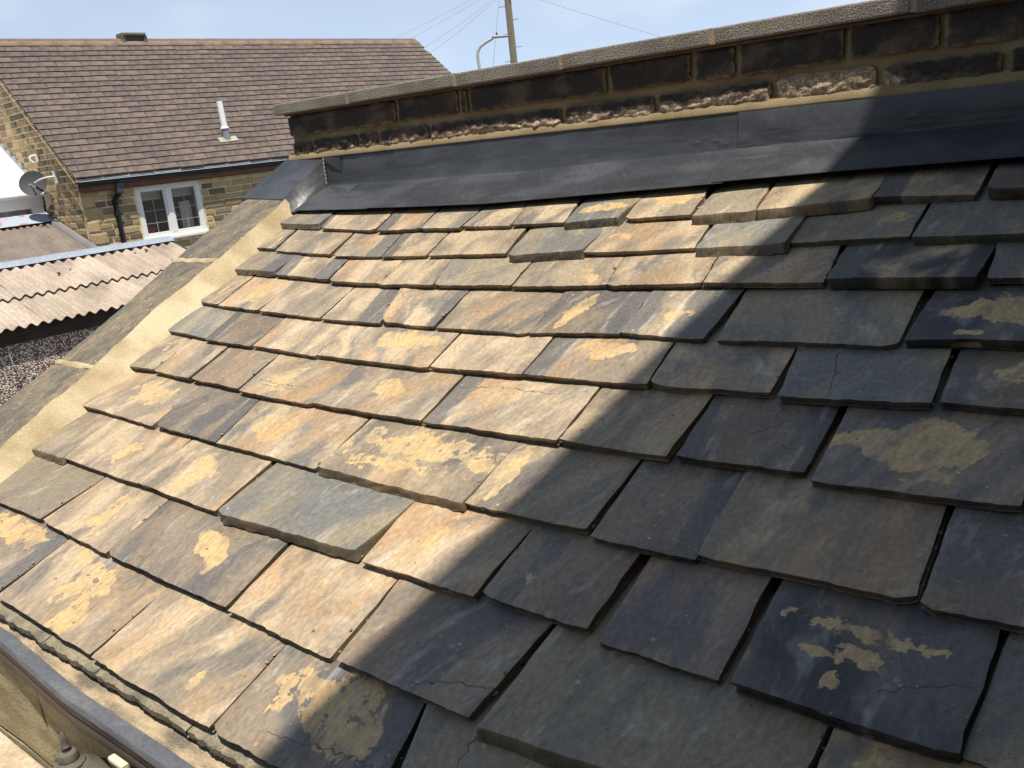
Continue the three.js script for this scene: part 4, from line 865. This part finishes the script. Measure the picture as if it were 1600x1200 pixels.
{
  // white conservatory against the end wall
  const c = toNB(group('conservatory', 'white conservatory with bright sloping roof against the stone end wall', 'conservatory'));
  const white = std({ color: 0xeeeeee, roughness: .4 }), y0 = -.1, z0 = -1.75, y1 = 1.05, z1 = -3.65;
  const rp = new MB(); rp.quad([-4.5, y0, z0], [.02, y0, z0], [.02, y1, z1], [-4.5, y1, z1]); rp.quad([-4.5, y1 - .05, z1], [.02, y1 - .05, z1], [.02, y0 - .05, z0], [-4.5, y0 - .05, z0]); rp.quad([-4.5, y0 - .05, z0], [.02, y0 - .05, z0], [.02, y0, z0], [-4.5, y0, z0]);
  part('roof', rp.geo(), std({ color: 0xf4f4f4, roughness: .35 }), c);
  for (let k = 0; k < 6; k++) { const x = -.5 - k * .7; part('glazing_rib', tube([[x, y0 + .008, z0 + .01], [x, y1 + .008, z1]], .018, 4, 6), white, c); }
  const lead = new THREE.MeshStandardMaterial({ color: 0xa8acb0, roughness: .6, metalness: .3 });
  for (let k = 0; k < 9; k++) { const t = k / 9, y = y0 + (y1 - y0) * t, z = z0 + (z1 - z0) * t; part('step_flashing', boxGeo(.0, .03, y - .02, y + .16, z - .24, z - .005), lead, c); }
  part('gutter', tube([[-4.5, -.14, -1.7], [-2, -.14, -1.7], [.02, -.14, -1.7]], .055, 6, 10), white, c);
  part('fascia', bevelBox(-4.5, .01, -.34, -.17, -1.8, -1.75, .006), white, c);
  part('head_rail', bevelBox(-4.5, .0, -.38, -.33, -1.86, -1.77, .008), white, c);
  part('corner_post', bevelBox(-.2, .0, -.95, -.375, -1.87, -1.76, .008), white, c);
  part('post', bevelBox(-1.75, -1.62, -.95, -.375, -1.87, -1.77, .008), white, c);
  for (const [a, b] of [[-1.62, -.2], [-4.4, -1.75]]) part('pane', boxGeo(a, b, -.95, -.38, -1.825, -1.82), new THREE.MeshPhysicalMaterial({ color: 0xffffff, roughness: .04, transmission: 1, thickness: 0 }), c);
  part('net_curtain', new MB().grid(90, 1, (i, j) => [-4.4 + 4.2 * i / 90, -1 + .62 * j, -1.93 + .025 * Math.sin(i * 1.1) + .01 * Math.sin(i * 2.7), i / 20, j]).geo(), std({ color: 0xc4c8c0, roughness: .9 }), c);
  part('sill_wall', boxGeo(-4.5, .0, -3.9, -.955, -1.95, -1.78), white, c);
  part('back_wall', boxGeo(-4.5, .02, -3.9, 1.0, -3.75, -3.65), white, c);
}
// corrugated sheet: x across the waves, falling from (yt, zt) to (yb, zb)
function sheetGeo(x0, x1, yt, zt, yb, zb, pitch, amp, thick, phase = 0) {
  const mb = new MB(), n = Math.round((x1 - x0) / pitch * 10), L = Math.hypot(yb - yt, zb - zt), ny = (zb - zt) / L, nz = -(yb - yt) / L;
  const P = (i, j, o) => { const x = x0 + (x1 - x0) * i / n, w = Math.cos((x + phase) / pitch * Math.PI * 2) * amp * (1 + .12 * noise(x * 2.1, phase)) + o + noise(x * 1.7, j * .7 + x0) * .006, t = j / 6; return [x, yt + (yb - yt) * t + ny * w, zt + (zb - zt) * t + nz * w, x, t * L]; };
  mb.grid(n, 6, (i, j) => P(i, 6 - j, 0)); mb.grid(n, 6, (i, j) => P(i, j, -thick));
  mb.grid(n, 1, (i, j) => P(i, 6, j ? 0 : -thick)); mb.grid(1, 6, (i, j) => P(n, 6 - j, i ? -thick : 0));
  return mb.geo();
}
{
  const s = toNB(group('pebbledash_shed', 'low pebbledash shed with pale corrugated cement roof and grey ridge strip', 'shed'));
  const pale = grainMat(512, 1.2, [186, 171, 154], [150, 136, 122], { coarse: 4, fine: 60, contrast: .14, spots: .006, spotCol: [120, 108, 96], stretch: .35 }, .002, .95), pale2 = tint(pale, 1.08, 1.08, 1.1);
  const X = [-6.4, -5.3, -4.25, -3.2, -2.15, -1.1], a = (t) => [-.84 - .44 * t, 4.93 + 1.53 * t];
  for (let k = 0; k + 1 < X.length; k++) {
    part('roof_sheet', sheetGeo(X[k] - .03, X[k + 1] + .03, ...a(.52), ...a(1.02), .112, .018, .007), k % 2 ? pale : pale2, s);
    const l = k % 2 ? .008 : .004; part('roof_sheet', sheetGeo(X[k] - .03, X[k + 1] + .03, a(0)[0] + .02 + l, a(0)[1], a(.6)[0] + .022 + l, a(.6)[1], .112, .018, .007), k % 2 ? pale2 : pale, s);
  }
  const lead = new THREE.MeshStandardMaterial({ map: grainy(256, 1, [176, 184, 196], [160, 168, 182], { coarse: 4, fine: 40 }).map, roughness: .5, metalness: .3 });
  const rd = new MB(); rd.grid(60, 3, (i, j) => { const x = -6.4 + 5.33 * i / 60, q = [[-.8, 4.66], [-.775, 4.9], [-.782, 4.99], [-.828, 5.08]][3 - j]; return [x, q[0] + noise(x * 6, j) * .004, q[1] + noise(x * 8, j + 3) * .006, x, j * .1]; });
  part('ridge_strip', rd.geo(), lead, s);
  part('rear_sheet', sheetGeo(-6.4, -1.08, -.84, 4.9, -1.25, 3.4, .112, .018, .007), pale, s).rotation.y = 0;
  const tar = grainMat(128, .5, [70, 64, 60], [54, 50, 48], { fine: 50 }, .003, .9);
  { const mb = new MB(), q = (t, o) => [a(t)[0] + o, a(t)[1]]; mb.quad([-1.06, ...q(0, .03)], [-1.06, ...q(0, -.06)], [-1.06, ...q(1, -.06)], [-1.06, ...q(1, .03)]); mb.quad([-1.12, ...q(0, .035)], [-1.06, ...q(0, .03)], [-1.06, ...q(1, .03)], [-1.12, ...q(1, .035)]); part('barge_board', mb.geo(), tar, s); }
  part('fascia_board', bevelBox(-6.4, -1.1, -1.45, -1.3, 6.375, 6.4, .004), grainMat(256, .6, [66, 56, 48], [48, 42, 38], { coarse: 4, fine: 40, stretch: 4 }, .002, .9), s);
  for (const [x, t] of [[-2.62, .33], [-2.47, .3], [-1.66, .2], [-1.5, .17]]) part('fixing_bolt', new THREE.CylinderGeometry(.016, .02, .016, 8).translate(x, a(t)[0] + .04, a(t)[1]), tar, s);
  // white and rust-red pebbles bedded in the walls
  const W = 512, bd = new Uint8Array(W * W * 4);
  const pm = tex(W, W, (i, j) => {
    const G = 7, cx = Math.floor(i / G), cy = Math.floor(j / G); let best = 9, hv = 0;
    for (let p = -1; p <= 1; p++) for (let q = -1; q <= 1; q++) { const ax = (cx + p + 73) % 73, ay = (cy + q + 73) % 73, dx = (cx + p + .5 + (hash2(ax, ay) - .5) * .8) * G - i, dy = (cy + q + .5 + (hash2(ay + 91, ax + 37) - .5) * .8) * G - j, d = Math.hypot(dx, dy * 1.2); if (d < best) { best = d; hv = hash2(ax + 51, ay + 17); } }
    const k = sst(4.2, 2.6, best), col = hv < .5 ? [242, 234, 224] : hv < .66 ? [206, 188, 170] : hv < .84 ? [146, 96, 84] : [112, 78, 72];
    const o = (j * W + i) * 4; bd[o] = bd[o + 1] = bd[o + 2] = 60 + 180 * k; bd[o + 3] = 255; return mixc([120, 102, 92], col, k);
  });
  const bm = finish(bd, W, W, false); pm.repeat.set(1 / 1.1, 1 / 1.1); bm.repeat.set(1 / 1.1, 1 / 1.1);
  const peb = std({ map: pm, bumpMap: bm, bumpScale: .008, roughness: .8 });
  part('wall', boxGeo(-6.3, -1.2, -3.95, -1.32, 6.18, 6.37), peb, s); part('end_wall', boxGeo(-1.4, -1.2, -3.95, -1.0, 3.5, 5.975), peb, s);
  const wire = toNB(group('wire_stay', 'thin grey wire stay hanging below the corrugated shed eaves', 'wire'));
  part('wire', tube([[-3.72, -1.2, 6.4], [-3.6, -1.37, 6.38], [-3.57, -1.68, 6.44], [-3.5, -1.76, 6.42], [-3.4, -1.8, 6.37]], .006, 30, 6), std({ color: 0x8d98a6, roughness: .4 }), wire);
  part('hanger', tube([[-3.74, -1.3, 6.38], [-3.6, -1.72, 6.42], [-3.5, -1.75, 6.38]], .005, 14, 6), std({ color: 0x7c8694, roughness: .4 }), wire);
}
{
  const s = toNB(group('lean_to_roof', 'grey lichened corrugated lean-to roof with rusty flashing beside the conservatory', 'roof'));
  const grey = grainMat(512, 1.2, [136, 124, 114], [116, 106, 98], { coarse: 4, fine: 60, contrast: .16, spots: .02, spotCol: [196, 190, 176], stretch: .5 }, .003, .95);
  part('roof_sheet', sheetGeo(-2.3, .0, -.6, -1.72, -1.3, .55, .112, .018, .007), grey, s); part('roof_sheet', sheetGeo(-4.6, -2.26, -.592, -1.72, -1.292, .55, .112, .018, .007), grey, s);
  const fl = new MB(); fl.grid(60, 2, (i, j) => { const x = -4.6 + 4.62 * i / 60, q = [[-.66, -1.46], [-.555, -1.68], [-.5, -1.76]][j]; return [x, q[0] + .03 + noise(x * 7, j) * .006, q[1] + noise(x * 9, j) * .02, x, j * .14]; });
  const fm = tex(256, 64, (i, j) => { const x = i / 256 * 4.6; return mixc([168, 178, 196], [196, 104, 62], sst(.16, .3, fbm(x * 3.3, j * .03 + 3, 3)) * .7); }); fm.repeat.set(1 / 4.6, 1 / .3);
  part('flashing', fl.geo(), std({ map: fm, roughness: .6 }), s);
  const ed = new MB(); ed.grid(20, 2, (i, j) => { const t = i / 20, q = [[-.05, .0], [.03, .02], [.06, .08]][2 - j]; return [.0 + q[1] - .06, -.55 - .73 * t + q[0], -1.75 + 2.3 * t, t, j]; });
  part('edge_flashing', ed.geo(), grainMat(128, .5, [140, 138, 136], [116, 114, 112], { fine: 50 }, .002), s);
  part('front_wall', boxGeo(-4.5, -.06, -3.9, -1.34, .2, .38), nbMortar, s);
}

// ---------------------------------------------------------------- pole, cables and street lamp in the distance
{
  const p = group('utility_pole', 'wooden utility pole with climbing steps rising behind the parapet', 'pole', [-21.38, -2.7, -25.86]);
  const wood = grainMat(256, 1, [142, 132, 110], [122, 114, 96], { coarse: 6, fine: 40, contrast: .12, stretch: .15 }, .003, .9);
  const pg = new THREE.CylinderGeometry(.11, .15, 9.4, 14).translate(0, 4.7, 0); p.rotation.z = -.012; p.rotation.x = .02;
  part('post', pg, wood, p);
  for (let k = 0; k < 10; k++) part('step', new THREE.CylinderGeometry(.012, .012, .3, 6).rotateZ(Math.PI / 2).rotateY(.65).translate((k % 2 ? 1 : -1) * .14, 4.6 + k * .45, (k % 2 ? -1 : 1) * .1), std({ color: 0x6c6a64, roughness: .6 }), p);
  part('bracket', bevelBox(-.2, .2, 8.5, 8.62, -.08, .08, .01), std({ color: 0x5a5a58, roughness: .6 }), p);
  part('pole_cap', new THREE.CylinderGeometry(.05, .13, .08, 14).translate(0, 9.44, 0), std({ color: 0x5a5a58, roughness: .6 }), p);
  const cab = std({ color: 0xa4acb8, roughness: .7 });
  const top = [-21.3, 5.95, -25.5];
  const far = (a, b, sag) => { const o = []; for (let k = 0; k <= 10; k++) { const t = k / 10; o.push([a[0] + (b[0] - a[0]) * t, a[1] + (b[1] - a[1]) * t - sag * 4 * t * (1 - t), a[2] + (b[2] - a[2]) * t]); } return o; };
  thing('overhead_cable', tube(far([-21.3, 6.2, -25.5], [-24.6, 4.35, -21.5], .03), .007, 30, 5), cab, 'highest cable sagging left from the utility pole over the tiled roof', 'cable');
  thing('overhead_cable', tube(far([-21.3, 6.15, -25.5], [-24.6, 4.1, -21.5], .1), .007, 30, 5), cab, 'second highest cable running left from the pole just under the top one', 'cable');
  thing('overhead_cable', tube(far([-21.3, 5.95, -25.5], [-24.3, 3.6, -21.8], .12), .007, 30, 5), cab, 'lower cable sagging left towards the right end of the tiled roof', 'cable');
  thing('overhead_cable', tube(far([-21.3, 5.9, -25.5], [-24.2, 3.35, -22], .16), .007, 30, 5), cab, 'lowest cable sagging left towards the right end of the tiled roof', 'cable');
  thing('overhead_cable', tube(far([-19.6, 5.95, -21.9], [-14.2, 3.15, -26], .05), .007, 30, 5), cab, 'single cable crossing the sky right of the pole down to the coping', 'cable');
  thing('overhead_cable', tube(far([-21.15, 5.9, -25.15], [-21.85, 2.6, -24.9], .0), .007, 20, 5), cab, 'steep thin cable dropping just left of the pole behind the street lamp', 'cable');
}
{
  const l = group('street_lamp', 'grey street lamp with a curved arm left of the utility pole', 'street lamp', [-18.38, -2.7, -20.52]);
  const steel = std({ color: 0xb9bdb8, roughness: .5, metalness: .2 });
  part('column', tube([[0, 0, 0], [0, 3, 0], [0, 5.9, 0], [0, 6.28, 0], [.05, 6.42, -.04], [.16, 6.52, -.13], [.38, 6.64, -.3]], .045, 60, 10), steel, l);
  const hd = new THREE.CapsuleGeometry(.07, .36, 6, 12); hd.rotateZ(Math.PI / 2 - .05); hd.scale(1, .55, 1); hd.rotateY(.72); hd.translate(.55, 6.66, -.43);
  part('lamp_head', hd, std({ color: 0x9aa0a2, roughness: .4 }), l);
  part('photocell', new THREE.CylinderGeometry(.03, .03, .08, 10).translate(.48, 6.74, -.37), std({ color: 0x6a7074, roughness: .5 }), l);
}

renderer.render(scene, camera);
